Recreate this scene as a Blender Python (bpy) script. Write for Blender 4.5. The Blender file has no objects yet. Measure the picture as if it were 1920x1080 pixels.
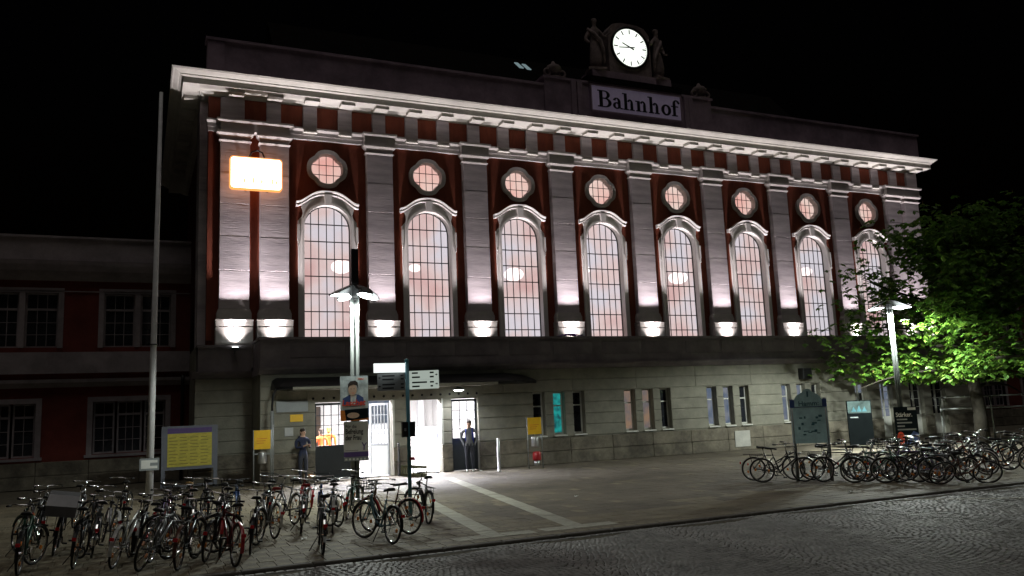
import bpy, bmesh, math, random
import numpy as np
from mathutils import Vector, Matrix
random.seed(7); rng = np.random.default_rng(7)
sc = bpy.context.scene
col = sc.collection
R = math.radians
PI = math.pi

# ------------------------------------------------------------------ camera
YAW, PITCH, ROLL, FPX = 0.428595, 0.146876, -0.042582, 1541.61
CAM = Vector((-4.36416, -30.44527, 2.072))
fw = Vector((math.sin(YAW)*math.cos(PITCH), math.cos(YAW)*math.cos(PITCH), math.sin(PITCH)))
r0 = Vector((math.cos(YAW), -math.sin(YAW), 0)); u0 = r0.cross(fw)
rt = r0*math.cos(ROLL) + u0*math.sin(ROLL); up = -r0*math.sin(ROLL) + u0*math.cos(ROLL)
cd = bpy.data.cameras.new('camera'); cam = bpy.data.objects.new('camera', cd); col.objects.link(cam)
M = Matrix(((rt.x, up.x, -fw.x, CAM.x), (rt.y, up.y, -fw.y, CAM.y), (rt.z, up.z, -fw.z, CAM.z), (0, 0, 0, 1)))
cam.matrix_world = M
cd.sensor_width = 36; cd.lens = FPX/1920*36; cd.clip_end = 2000; cd.clip_start = .1
sc.camera = cam

# ------------------------------------------------------------------ night sky, exposure
w = bpy.data.worlds.new('World'); sc.world = w; w.use_nodes = True
nt = w.node_tree; bg = nt.nodes['Background']
sky = nt.nodes.new('ShaderNodeTexSky'); sky.sky_type = 'NISHITA'; sky.sun_disc = False
sky.sun_elevation = R(-4); sky.sun_rotation = R(200)
nt.links.new(sky.outputs[0], bg.inputs[0]); bg.inputs[1].default_value = 0.02
sl = bpy.data.lights.new('night_sun', 'SUN'); sl.energy = .31; sl.angle = R(30); sl.color = (1., .95, .88)   # dim glow of the town behind the viewer
so = bpy.data.objects.new('night_sun', sl); col.objects.link(so); so.rotation_euler = Vector((.08, .27, -.96)).to_track_quat('-Z', 'Y').to_euler()
sc.view_settings.view_transform = 'Standard'; sc.view_settings.look = 'None'
sc.view_settings.exposure = 0; sc.view_settings.gamma = 1
sc.render.engine = 'CYCLES'
try:
    sc.cycles.sample_clamp_indirect = 3.0
    sc.cycles.max_bounces = 6; sc.cycles.transparent_max_bounces = 10
    sc.cycles.use_light_tree = True
except Exception: pass

# ------------------------------------------------------------------ materials
MATS = {}
def mat(name, c, rough=.7, metal=0., var=.15, scale=3., bump=.0, bscale=30., spec=.5, c2=None, streak=None, emit=None, estr=0., dirt=0.):
    m = bpy.data.materials.new(name); m.use_nodes = True; n = m.node_tree.nodes; L = m.node_tree.links
    b = n['Principled BSDF']
    b.inputs['Roughness'].default_value = rough; b.inputs['Metallic'].default_value = metal
    b.inputs['Specular IOR Level'].default_value = spec
    tc = n.new('ShaderNodeTexCoord')
    mp = n.new('ShaderNodeMapping'); L.new(tc.outputs['Object'], mp.inputs[0])
    if streak: mp.inputs['Scale'].default_value = streak
    nz = n.new('ShaderNodeTexNoise'); nz.inputs['Scale'].default_value = scale; nz.inputs['Detail'].default_value = 6; nz.inputs['Roughness'].default_value = .65
    L.new(mp.outputs[0], nz.inputs['Vector'])
    rp = n.new('ShaderNodeValToRGB')
    a = [max(0, x*(1-var)) for x in c]; d = [min(1, x*(1+var)) for x in (c2 or c)]
    rp.color_ramp.elements[0].position = .3; rp.color_ramp.elements[1].position = .7
    rp.color_ramp.elements[0].color = (*a, 1); rp.color_ramp.elements[1].color = (*d, 1)
    L.new(nz.outputs['Fac'], rp.inputs['Fac'])
    out = rp.outputs['Color']
    if dirt:
        n2 = n.new('ShaderNodeTexNoise'); n2.inputs['Scale'].default_value = scale*.35; n2.inputs['Detail'].default_value = 8; n2.inputs['Roughness'].default_value = .7
        L.new(mp.outputs[0], n2.inputs['Vector'])
        r2 = n.new('ShaderNodeValToRGB'); r2.color_ramp.elements[0].position = .38; r2.color_ramp.elements[1].position = .6
        r2.color_ramp.elements[0].color = (1-dirt, 1-dirt, 1-dirt*.95, 1); r2.color_ramp.elements[1].color = (1, 1, 1, 1)
        L.new(n2.outputs['Fac'], r2.inputs['Fac'])
        mx = n.new('ShaderNodeMix'); mx.data_type = 'RGBA'; mx.blend_type = 'MULTIPLY'; mx.inputs[0].default_value = 1
        L.new(out, mx.inputs[6]); L.new(r2.outputs['Color'], mx.inputs[7]); out = mx.outputs[2]
    L.new(out, b.inputs['Base Color'])
    if bump:
        nb = n.new('ShaderNodeTexNoise'); nb.inputs['Scale'].default_value = bscale; nb.inputs['Detail'].default_value = 5
        L.new(mp.outputs[0], nb.inputs['Vector'])
        bp = n.new('ShaderNodeBump'); bp.inputs['Strength'].default_value = bump; bp.inputs['Distance'].default_value = .02
        L.new(nb.outputs['Fac'], bp.inputs['Height']); L.new(bp.outputs[0], b.inputs['Normal'])
    if emit:
        b.inputs['Emission Color'].default_value = (*emit, 1); b.inputs['Emission Strength'].default_value = estr
    MATS[name] = m
    return m

def emat(name, c, s, c2=None, scale=1.):
    m = bpy.data.materials.new(name); m.use_nodes = True; n = m.node_tree.nodes; L = m.node_tree.links
    n.remove(n['Principled BSDF']); e = n.new('ShaderNodeEmission'); e.inputs[1].default_value = s; e.inputs[0].default_value = (*c, 1)
    if c2:
        tc = n.new('ShaderNodeTexCoord'); nz = n.new('ShaderNodeTexNoise'); nz.inputs['Scale'].default_value = scale; nz.inputs['Detail'].default_value = 2
        L.new(tc.outputs['Object'], nz.inputs['Vector'])
        rp = n.new('ShaderNodeValToRGB'); rp.color_ramp.elements[0].position = .35; rp.color_ramp.elements[1].position = .65
        rp.color_ramp.elements[0].color = (*c, 1); rp.color_ramp.elements[1].color = (*c2, 1)
        L.new(nz.outputs['Fac'], rp.inputs['Fac']); L.new(rp.outputs[0], e.inputs[0])
    L.new(e.outputs[0], n['Material Output'].inputs[0])
    MATS[name] = m; return m

def glassmat(name, ecol, ecol2, estr, tr, tint=(1, 1, 1), scale=.6, emid=None):
    """frosted, back-lit glass: part see-through, part glowing by itself, with a weak sheen"""
    m = bpy.data.materials.new(name); m.use_nodes = True; n = m.node_tree.nodes; L = m.node_tree.links
    n.remove(n['Principled BSDF'])
    tc = n.new('ShaderNodeTexCoord'); geo = n.new('ShaderNodeNewGeometry')
    nz = n.new('ShaderNodeTexNoise'); nz.inputs['Scale'].default_value = scale; nz.inputs['Detail'].default_value = 3; nz.inputs['Roughness'].default_value = .45
    L.new(geo.outputs['Position'], nz.inputs['Vector'])
    rp = n.new('ShaderNodeValToRGB'); rp.color_ramp.elements[0].position = .30; rp.color_ramp.elements[1].position = .62
    rp.color_ramp.elements[0].color = (*ecol, 1); rp.color_ramp.elements[1].color = (*ecol2, 1)
    if emid: x = rp.color_ramp.elements.new(.46); x.color = (*emid, 1)
    L.new(nz.outputs['Fac'], rp.inputs['Fac'])
    e = n.new('ShaderNodeEmission'); e.inputs[1].default_value = estr; L.new(rp.outputs[0], e.inputs[0])
    t = n.new('ShaderNodeBsdfTransparent'); t.inputs[0].default_value = (*tint, 1)
    mx = n.new('ShaderNodeMixShader'); mx.inputs[0].default_value = tr
    L.new(e.outputs[0], mx.inputs[1]); L.new(t.outputs[0], mx.inputs[2])
    g = n.new('ShaderNodeBsdfGlossy'); g.inputs['Roughness'].default_value = .08
    m2 = n.new('ShaderNodeMixShader'); m2.inputs[0].default_value = .05
    L.new(mx.outputs[0], m2.inputs[1]); L.new(g.outputs[0], m2.inputs[2])
    L.new(m2.outputs[0], n['Material Output'].inputs[0])
    MATS[name] = m; return m

def stripes(name, c, joint, sz):
    """rough render over horizontal courses: faint course lines only, relief by bump"""
    return mat(name, c, .9, 0, .16, 2.2, .5, 9., .2, streak=(.25, .25, 1.6), dirt=.25)

mat('red_plaster', (.21, .056, .032), .92, 0, .22, 1.6, .35, 25, .2, dirt=.32, streak=(1.6, 1, .5))
mat('red_plaster_dark', (.15, .034, .026), .92, 0, .2, 1.3, .35, 25, .2, dirt=.25)
mat('stone_trim', (.50, .465, .45), .85, 0, .10, 2.5, .3, 22, .25, dirt=.15)
mat('window_trim', (.78, .74, .72), .75, 0, .06, 2.5, .15, 22, .3, dirt=.08)
mat('shaft_render', (.52, .465, .485), .95, 0, .16, 2.0, .32, 9, .15, streak=(.35, .35, 2.2), dirt=.32)
mat('cornice_stone', (.62, .60, .55), .85, 0, .10, 2.0, .2, 20, .25, dirt=.15)
mat('attic_render', (.34, .25, .315), .95, 0, .18, 1.2, .3, 14, .15, dirt=.42)
mat('porch_stone', (.27, .26, .212), .9, 0, .13, 2.4, .4, 18, .2, dirt=.22)
mat('porch_parapet', (.20, .175, .182), .92, 0, .15, 1.8, .3, 18, .2, dirt=.35)
mat('plinth_stone', (.21, .187, .145), .93, 0, .22, 3.5, .8, 10, .2, dirt=.5)
mat('wing_trim', (.31, .27, .285), .92, 0, .15, 1.8, .3, 18, .2, dirt=.3)
mat('paving', (.20, .172, .115), .72, 0, .22, 1.6, .3, 60, .35, dirt=.35)
mat('paving_dark', (.15, .130, .098), .75, 0, .2, 1.3, .3, 60, .35, dirt=.35)
mat('paving_pale', (.40, .39, .32), .75, 0, .15, 2.5, .3, 60, .35, dirt=.25)
mat('bedding', (.10, .09, .068), .95, 0, .3, 6., .5, 60, .2)
mat('cobble', (.27, .272, .255), .62, 0, .22, 2.6, .15, 45, .36, c2=(.30, .295, .28), dirt=.2)
mat('kerb_stone', (.16, .15, .13), .75, 0, .2, 3., .4, 40, .3, dirt=.35)
mat('asphalt', (.05, .05, .05), .8, 0, .25, 20., .5, 90, .3)
mat('dark_metal', (.014, .0145, .016), .45, .6, .2, 8)
mat('black_paint', (.012, .012, .013), .4, 0, .2, 8)
mat('glazing_bar', (.015, .013, .015), .6, 0, .1, 8)
mat('steel', (.55, .56, .57), .32, .9, .12, 12, .05, 60)
mat('galvanised', (.26, .275, .27), .5, .5, .15, 14, .05, 60)
mat('pole_white', (.62, .61, .62), .5, 0, .1, 4, dirt=.2)
mat('chrome', (.75, .75, .76), .18, 1., .06, 20)
mat('rubber', (.012, .012, .012), .75, 0, .2, 30)
mat('saddle_black', (.013, .012, .012), .5, 0, .2, 30)
mat('white_paint', (.72, .72, .70), .5, 0, .06, 6, dirt=.1)
mat('door_white', (.62, .62, .57), .55, 0, .06, 6, dirt=.12)
mat('door_dark', (.018, .022, .026), .4, 0, .15, 6)
mat('interior_white', (.78, .77, .76), .7, 0, .04, 3)
mat('interior_pink', (.70, .50, .47), .8, 0, .25, .5, c2=(.76, .66, .66))
mat('marble', (.75, .74, .76), .5, 0, .08, 3)
mat('yellow_board', (.85, .50, .02), .5, 0, .06, 6)
mat('print_dark', (.05, .035, .02), .7, 0, .1, 6)
mat('blue_frame', (.17, .18, .22), .5, 0, .1, 6)
mat('purple_print', (.12, .07, .24), .6, 0, .1, 6)
mat('timetable_yellow', (.62, .53, .08), .6, 0, .22, 7., streak=(1, 1, 3))
mat('pale_print', (.75, .75, .72), .6, 0, .05, 6)
mat('teal_pole', (.10, .30, .38), .4, 0, .1, 6)
mat('sign_white', (.80, .82, .78), .45, 0, .04, 6)
mat('sign_grey', (.27, .29, .30), .5, 0, .08, 6)
mat('teal_board', (.42, .62, .64), .6, 0, .16, 5, c2=(.50, .70, .70), spec=.2)
mat('panel_header', (.055, .08, .078), .8, 0, .3, 4, spec=.1)
mat('lamp_pole', (.12, .13, .125), .5, .3, .12, 9)
mat('print_brown', (.28, .22, .05), .8, 0, .1, 6)
mat('teal_dark', (.05, .15, .18), .5, 0, .1, 6)
mat('poster_dark', (.008, .014, .018), .8, 0, .2, 5, spec=.1)
mat('poster_red', (.75, .08, .03), .5, 0, .1, 6)
mat('poster_orange', (.75, .22, .03), .5, 0, .25, 5)
mat('poster_blue', (.05, .09, .25), .5, 0, .2, 5)
mat('poster_sky', (.42, .52, .56), .5, 0, .45, 3.5, c2=(.6, .66, .66))
mat('skin', (.56, .34, .24), .6, 0, .08, 8)
mat('skin_print', (.62, .42, .30), .6, 0, .12, 14)
mat('hair', (.035, .022, .015), .7, 0, .2, 20)
mat('navy', (.018, .025, .06), .85, 0, .15, 10)
mat('trousers', (.03, .032, .045), .9, 0, .2, 10)
mat('grey_cloth', (.13, .132, .14), .9, 0, .12, 10)
mat('brown_cloth', (.11, .085, .085), .9, 0, .12, 10)
mat('blue_cloth', (.01, .03, .30), .7, 0, .12, 10)
mat('orange_vest', (.85, .15, .02), .7, 0, .1, 10)
mat('yellow_vest', (.75, .70, .08), .7, 0, .1, 10)
mat('statue_stone', (.26, .20, .20), .9, 0, .2, 5., .6, 14, .2, dirt=.35)
mat('letter_black', (.01, .01, .014), .5, 0, .1, 6)
mat('sign_panel', (.72, .62, .80), .6, 0, .06, 3, dirt=.12, emit=(.60, .48, .80), estr=.04)  # faint emission added to brighten the name board
mat('roof', (.010, .009, .009), 1., 0, .2, 2, spec=0.)
mat('panel_dark', (.004, .0055, .006), .9, 0, .2, 4, spec=.05)
mat('bark', (.03, .026, .02), .95, 0, .3, 6., .8, 20, .2)
mat('crate_yellow', (.62, .62, .40), .55, 0, .08, 8)
mat('purple_tarp', (.17, .06, .30), .55, 0, .15, 6)
mat('red_plastic', (.38, .015, .02), .35, 0, .1, 8)
mat('amber', (.85, .25, .02), .3, 0, .1, 8)
mat('red_lens', (.55, .01, .015), .25, 0, .1, 8, emit=(.9, .02, .03), estr=.0)
mat('night_glass', (.018, .02, .026), .07, 0, .2, 2, spec=.7)
mat('plaque', (.48, .47, .43), .8, 0, .1, 5, dirt=.15)
mat('bin_steel', (.5, .5, .5), .35, .8, .1, 10)
mat('tan_saddle', (.45, .26, .07), .55, 0, .1, 10)
mat('wood', (.2, .12, .06), .7, 0, .2, 8)
emat('lamp_lens', (.90, 1., .98), 14.)
emat('ceiling_lens', (1, .97, .9), 9.)
emat('sign_glow', (1., .95, .80), 4., (1., .98, .90), 2)
emat('sign_rim', (1., .36, .10), 1.5)
emat('clock_glow', (.96, 1., .93), 1.25, (.93, 1., .90), 2)
emat('board_added_glow', (.93, 1., .97), 1.15)  # signpost boards are no lamps; emission stands in for lamplight on them
emat('board_added_dim_glow', (.80, .92, .82), .42)  # same stand-in for lamplight, weaker, on the lower pale boards
emat('chandelier_glow', (1., .92, .84), 9.)
emat('teal_glow', (.03, .50, .46), .55, (.02, .12, .14), 5.)
emat('blue_glow', (.24, .32, .46), .38, (.50, .53, .60), 3.)
emat('warm_glow', (.55, .36, .24), .42, (.30, .27, .28), 2.5)
emat('skylight_glow', (.45, .62, .66), .35)
emat('faded_glow', (1., .90, .45), .92)
glassmat('hall_pane', (.84, .53, .51), (.90, .87, .95), .92, .42, (.95, .9, .92), .62, (.95, .76, .74))
glassmat('oculus_pane', (1., .52, .46), (1., .80, .72), .95, .35, (.95, .85, .82), .8)
glassmat('door_pane', (.6, .6, .6), (.7, .7, .7), .05, .88)
m = MATS['foliage'] = bpy.data.materials.new('foliage'); m.use_nodes = True
def _fol():
    n = m.node_tree.nodes; L = m.node_tree.links; b = n['Principled BSDF']
    a = n.new('ShaderNodeAttribute'); a.attribute_name = 'tone'
    rp = n.new('ShaderNodeValToRGB'); e = rp.color_ramp.elements
    e[0].color = (.040, .10, .014, 1); e[1].color = (.15, .25, .030, 1)
    x = e.new(.55); x.color = (.075, .17, .020, 1)
    L.new(a.outputs['Fac'], rp.inputs[0]); L.new(rp.outputs[0], b.inputs['Base Color'])
    b.inputs['Roughness'].default_value = .5; b.inputs['Specular IOR Level'].default_value = .35
    t = n.new('ShaderNodeBsdfTranslucent'); L.new(rp.outputs[0], t.inputs[0])
    mx = n.new('ShaderNodeMixShader'); mx.inputs[0].default_value = .35
    L.new(b.outputs[0], mx.inputs[1]); L.new(t.outputs[0], mx.inputs[2]); L.new(mx.outputs[0], n['Material Output'].inputs[0])
_fol()
mat('blossom', (.32, .16, .06), .8, 0, .3, 8)

# ------------------------------------------------------------------ object helpers
OFF = {}
def empty(name, loc, label=None, cat=None, group=None, rot=(0, 0, 0)):
    o = bpy.data.objects.new(name, None); col.objects.link(o); o.location = loc; o.rotation_euler = rot
    o.empty_display_size = .2
    OFF[o] = Vector(loc); tag(o, label, cat, group); return o
def tag(o, label=None, cat=None, group=None, kind=None):
    if label: o['label'] = label
    if cat: o['category'] = cat
    if group: o['group'] = group
    if kind: o['kind'] = kind
    return o

class MB:
    def __init__(s): s.v = []; s.f = []
    def add(s, vs, fs):
        k = len(s.v); s.v += [tuple(p) for p in vs]; s.f += [tuple(i+k for i in q) for q in fs]; return s
    def box(s, x0, x1, y0, y1, z0, z1):
        return s.add([(x0,y0,z0),(x1,y0,z0),(x1,y1,z0),(x0,y1,z0),(x0,y0,z1),(x1,y0,z1),(x1,y1,z1),(x0,y1,z1)],
                     [(0,3,2,1),(4,5,6,7),(0,1,5,4),(1,2,6,5),(2,3,7,6),(3,0,4,7)])
    def bbox(s, x0, x1, y0, y1, z0, z1, b):
        """box with chamfered edges on its front (-y) face"""
        return s.add([(x0,y1,z0),(x1,y1,z0),(x1,y1,z1),(x0,y1,z1),(x0,y0+b,z0),(x1,y0+b,z0),(x1,y0+b,z1),(x0,y0+b,z1),
                      (x0+b,y0,z0+b),(x1-b,y0,z0+b),(x1-b,y0,z1-b),(x0+b,y0,z1-b)],
                     [(0,3,2,1),(0,1,5,4),(1,2,6,5),(2,3,7,6),(3,0,4,7),(4,5,9,8),(5,6,10,9),(6,7,11,10),(7,4,8,11),(8,9,10,11)])
    def prism(s, poly, axis, a, b):
        """extrude 2D polygon along axis from a to b; poly coords are the two other axes in order"""
        n = len(poly); P = []
        for t in (a, b):
            for (p, q) in poly:
                P.append({'x': (t, p, q), 'y': (p, t, q), 'z': (p, q, t)}[axis])
        fs = [tuple(range(n))[::-1], tuple(range(n, 2*n))]
        for i in range(n): fs.append((i, (i+1) % n, n+(i+1) % n, n+i))
        return s.add(P, fs)
    def tube(s, pts, r, n=8, cap=True):
        pts = [Vector(p) for p in pts]; rs = r if isinstance(r, (list, tuple)) else [r]*len(pts)
        d0 = (pts[1]-pts[0]).normalized(); a = Vector((0, 0, 1)) if abs(d0.z) < .9 else Vector((1, 0, 0))
        u = d0.cross(a).normalized(); V = []
        for i, p in enumerate(pts):
            d = ((pts[min(i+1, len(pts)-1)]-pts[max(i-1, 0)])).normalized()
            u = (u - d*u.dot(d)).normalized(); w_ = d.cross(u)
            for k in range(n):
                t = 2*PI*k/n; V.append(p + (u*math.cos(t)+w_*math.sin(t))*rs[i])
        F = []
        for i in range(len(pts)-1):
            for k in range(n): F.append((i*n+k, i*n+(k+1) % n, (i+1)*n+(k+1) % n, (i+1)*n+k))
        if cap: F.append(tuple(range(n))[::-1]); F.append(tuple(range((len(pts)-1)*n, len(pts)*n)))
        return s.add(V, F)
    def ring(s, c, rad, r, axis='y', n=28, m=6, a0=0, a1=2*PI):
        full = abs(a1-a0-2*PI) < 1e-6; N = n if full else n+1; V = []; F = []
        for i in range(N):
            t = a0+(a1-a0)*i/n; ct, st = math.cos(t), math.sin(t)
            for k in range(m):
                q = 2*PI*k/m; rr = rad+r*math.cos(q); h = r*math.sin(q)
                V.append((c[0]+rr*ct, c[1]+h, c[2]+rr*st) if axis == 'y' else (c[0]+rr*ct, c[1]+rr*st, c[2]+h))
        for i in range(n if full else n):
            j = (i+1) % N
            if not full and i+1 >= N: break
            for k in range(m): F.append((i*m+k, i*m+(k+1) % m, j*m+(k+1) % m, j*m+k))
        return s.add(V, F)
    def lathe(s, prof, c=(0, 0, 0), n=16, axis='z'):
        V = []; F = []
        for (r, h) in prof:
            for k in range(n):
                t = 2*PI*k/n
                V.append((c[0]+r*math.cos(t), c[1]+r*math.sin(t), c[2]+h) if axis == 'z' else (c[0]+r*math.cos(t), c[1]+h, c[2]+r*math.sin(t)))
        for i in range(len(prof)-1):
            for k in range(n): F.append((i*n+k, i*n+(k+1) % n, (i+1)*n+(k+1) % n, (i+1)*n+k))
        F.append(tuple(range(n))[::-1]); F.append(tuple(range((len(prof)-1)*n, len(prof)*n)))
        return s.add(V, F)
    def ell(s, c, rx, ry, rz, n=12, m=8):
        V = []; F = []
        for i in range(1, m):
            t = PI*i/m
            for k in range(n):
                q = 2*PI*k/n; V.append((c[0]+rx*math.sin(t)*math.cos(q), c[1]+ry*math.sin(t)*math.sin(q), c[2]+rz*math.cos(t)))
        for i in range(m-2):
            for k in range(n): F.append((i*n+k, (i+1)*n+k, (i+1)*n+(k+1) % n, i*n+(k+1) % n))
        a = len(V); V.append((c[0], c[1], c[2]+rz)); V.append((c[0], c[1], c[2]-rz))
        for k in range(n): F.append((a, k, (k+1) % n)); F.append((a+1, (m-2)*n+(k+1) % n, (m-2)*n+k))
        return s.add(V, F)
    def xf(s, Mx):
        s.v = [tuple(Mx @ Vector(p)) for p in s.v]; return s
    def mesh(s, name, off=Vector((0, 0, 0)), smooth=False):
        me = bpy.data.meshes.new(name)
        me.from_pydata([(p[0]-off.x, p[1]-off.y, p[2]-off.z) for p in s.v], [], s.f)
        if smooth:
            me.polygons.foreach_set('use_smooth', [True]*len(me.polygons))
        bm = bmesh.new(); bm.from_mesh(me); bmesh.ops.recalc_face_normals(bm, faces=bm.faces); bm.to_mesh(me); bm.free()
        return me
    def build(s, name, mt, parent=None, smooth=False, loc=None, **kw):
        off = OFF[parent] if parent is not None else Vector(loc or (0, 0, 0))
        me = s.mesh(name, off, smooth)
        me.materials.append(MATS[mt])
        o = bpy.data.objects.new(name, me); col.objects.link(o)
        if parent is not None: o.parent = parent
        else: o.location = off
        OFF[o] = off
        tag(o, kw.get('label'), kw.get('cat'), kw.get('group'), kw.get('kind'))
        return o
def inst(name, me, parent, loc, rot=(0, 0, 0), mt=None, scale=None):
    """another object on shared mesh data; loc in the parent's own frame"""
    o = bpy.data.objects.new(name, me); col.objects.link(o); o.parent = parent; o.location = loc; o.rotation_euler = rot
    if scale: o.scale = scale
    if mt:
        o.material_slots[0].link = 'OBJECT'; o.material_slots[0].material = MATS[mt]
    return o
def rawmesh(mb, name, mt, smooth=False):
    me = mb.mesh(name, Vector((0, 0, 0)), smooth); me.materials.append(MATS[mt]); return me

def text_mb(txt, size, bold=0., shear=0., width=1.):
    cu = bpy.data.curves.new('t', 'FONT'); cu.body = txt; cu.size = size; cu.offset = bold; cu.shear = shear; cu.extrude = 0.002; cu.align_x = 'LEFT'
    cu.resolution_u = 3
    o = bpy.data.objects.new('t', cu); col.objects.link(o)
    dg = bpy.context.evaluated_depsgraph_get(); me = bpy.data.meshes.new_from_object(o.evaluated_get(dg))
    mb = MB(); mb.add([(v.co.x*width, v.co.y, v.co.z) for v in me.vertices], [tuple(p.vertices) for p in me.polygons])
    bpy.data.objects.remove(o); bpy.data.curves.remove(cu); bpy.data.meshes.remove(me)
    return mb   # lies in xy-plane, x right, y up
def upright(mb, origin, xdir):
    """place a flat xy drawing upright: x along xdir (unit, horizontal), y up"""
    xd = Vector(xdir).normalized(); nrm = xd.cross(Vector((0, 0, 1)))
    Mx = Matrix(((xd.x, 0, nrm.x, origin[0]), (xd.y, 0, nrm.y, origin[1]), (0, 1, 0, origin[2]), (0, 0, 0, 1)))
    return mb.xf(Mx)
def spot(name, loc, power, angle, blend, target=None, color=(1, 1, 1), size=.05, parent=None):
    l = bpy.data.lights.new(name, 'SPOT'); l.energy = power; l.spot_size = R(angle); l.spot_blend = blend; l.color = color; l.shadow_soft_size = size
    o = bpy.data.objects.new(name, l); col.objects.link(o)
    d = (Vector(target)-Vector(loc)) if target else Vector((0, 0, -1))
    o.rotation_euler = d.to_track_quat('-Z', 'Y').to_euler()
    o.location = Vector(loc)-(OFF[parent] if parent else Vector((0, 0, 0)))
    if parent: o.parent = parent
    return o
def point(name, loc, power, color=(1, 1, 1), size=.1, parent=None):
    l = bpy.data.lights.new(name, 'POINT'); l.energy = power; l.color = color; l.shadow_soft_size = size
    o = bpy.data.objects.new(name, l); col.objects.link(o)
    o.location = Vector(loc)-(OFF[parent] if parent else Vector((0, 0, 0)))
    if parent: o.parent = parent
    return o
def area(name, loc, power, sx, sy, target=None, color=(1, 1, 1), parent=None):
    l = bpy.data.lights.new(name, 'AREA'); l.energy = power; l.shape = 'RECTANGLE'; l.size = sx; l.size_y = sy; l.color = color
    o = bpy.data.objects.new(name, l); col.objects.link(o)
    d = (Vector(target)-Vector(loc)) if target else Vector((0, 0, -1))
    o.rotation_euler = d.to_track_quat('-Z', 'Y').to_euler()
    o.location = Vector(loc)-(OFF[parent] if parent else Vector((0, 0, 0)))
    if parent: o.parent = parent
    return o
# ================================================================== GROUND
XL, XR = -2.25, 33.75                      # ends of the hall front
KERB = -17.85                              # kerb line (y)
g = MB().add([(-400, -400, -.16), (400, -400, -.16), (400, 400, -.16), (-400, 400, -.16)], [(0, 1, 2, 3)])
g.build('ground', 'asphalt', kind='structure')
def stone(mb, cx, cy, sx, sy, z0, z1, ang, b, top=0.):
    ca, sa = math.cos(ang), math.sin(ang); V = []
    for (k, z) in ((1, z0), (1, z1-b*.8), (None, z1)):
        for (ax, ay) in ((-1, -1), (1, -1), (1, 1), (-1, 1)):
            px = ax*sx/2*(1 if k else 1-2*b/sx); py = ay*sy/2*(1 if k else 1-2*b/sy)
            V.append((cx+px*ca-py*sa, cy+px*sa+py*ca, z+(top*ax if not k else 0)))
    mb.add(V, [(0,1,5,4),(1,2,6,5),(2,3,7,6),(3,0,4,7),(4,5,9,8),(5,6,10,9),(6,7,11,10),(7,4,8,11),(8,9,10,11)])
def cam_depth(x, y): return (Vector((x, y, 0))-EYE).dot(fw)
EYE = Vector((-4.36416, -30.44527, 2.072))
def seen(x, y, mg=560, vb=1400):
    d = Vector((x, y, 0))-EYE; z = d.dot(fw)
    if z < 2: return False
    u = 960+FPX*d.dot(rt)/z; v = 540-FPX*d.dot(up)/z
    return -mg < u < 1920+mg and v < vb
# cobbled road
road = MB().box(-60, 80, -60, KERB-.14, -.15, -.052).build('road', 'bedding', kind='structure')
stones = []
row = 0; y = KERB-.22
while y > -27.5:
    x = -9. + (row % 2)*.05
    while x < 20:
        sx = random.uniform(.075, .11)
        t = ((x+1.7) % 2.6)/2.6*2-1
        yy = y - .42*(1-t*t)*1.0; sl = .84*t*2/2.6
        if seen(x, yy) and yy < KERB-.19: stones.append((x+sx/2, yy, sx-.011, random.uniform(.080, .089), -.058+random.uniform(-.003, .003), math.atan(sl)+random.uniform(-.08, .08), random.uniform(-.004, .004)))
        x += sx
    y -= .096; row += 1
y2 = KERB-.19
xx = -9.
while xx < 20:                                 # straight gutter row that fills the scallops at the kerb
    for k in range(4):
        if seen(xx, y2-.06-.11*k): stones.append((xx+.07, y2-.055-.11*k, .125, .095, -.060+random.uniform(-.003, .003), random.uniform(-.05, .05), 0)) if k == 0 else None
    xx += .14
stones.sort(key=lambda s_: (not seen(s_[0], s_[1], 0, 1080), cam_depth(s_[0], s_[1])))
protos = []
for k in range(8):
    mb = MB(); stone(mb, 0, 0, .094, .092, -.06, 0, 0, .011, random.uniform(-.004, .004)); protos.append(rawmesh(mb, 'cobblestone', 'cobble'))
for s_ in stones[:290]:
    inst('cobblestone', random.choice(protos), road, (s_[0], s_[1], s_[4]+.022), (0, 0, s_[5]), scale=(s_[2]/.094, s_[3]/.092, 1))
mb = MB()
for s_ in stones[290:]: stone(mb, s_[0], s_[1], s_[2], s_[3], -.16, s_[4]+.022, s_[5], .011, s_[6])
mb.build('cobblestones', 'cobble', road, kind='stuff')
# white line of pale setts on the far right of the road
mb = MB(); a = Vector((9.6, -18.25, 0)); b = Vector((13.5, -21.2, 0)); n_ = 26
for k in range(n_):
    p = a.lerp(b, (k+.5)/n_); stone(mb, p.x, p.y, .17, .11, -.15, -.028, math.atan2(b.y-a.y, b.x-a.x), .012)
mb.build('pale_setts', 'paving_pale', road, kind='stuff')
# kerb
kerb = MB().box(-60, 80, KERB-.14, KERB+.0, -.15, -.03).build('kerb', 'bedding', kind='structure')
kp = MB(); stone(kp, 0, 0, .985, .14, -.1, .0, 0, .018); kme = rawmesh(kp, 'kerbstone', 'kerb_stone')
x = -9.
while x < 26:
    if seen(x, KERB): inst('kerbstone', kme, kerb, (x+.5, KERB-.07, .004+random.uniform(-.004, .004)), (0, 0, random.uniform(-.004, .004)))
    x += 1.0
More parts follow.
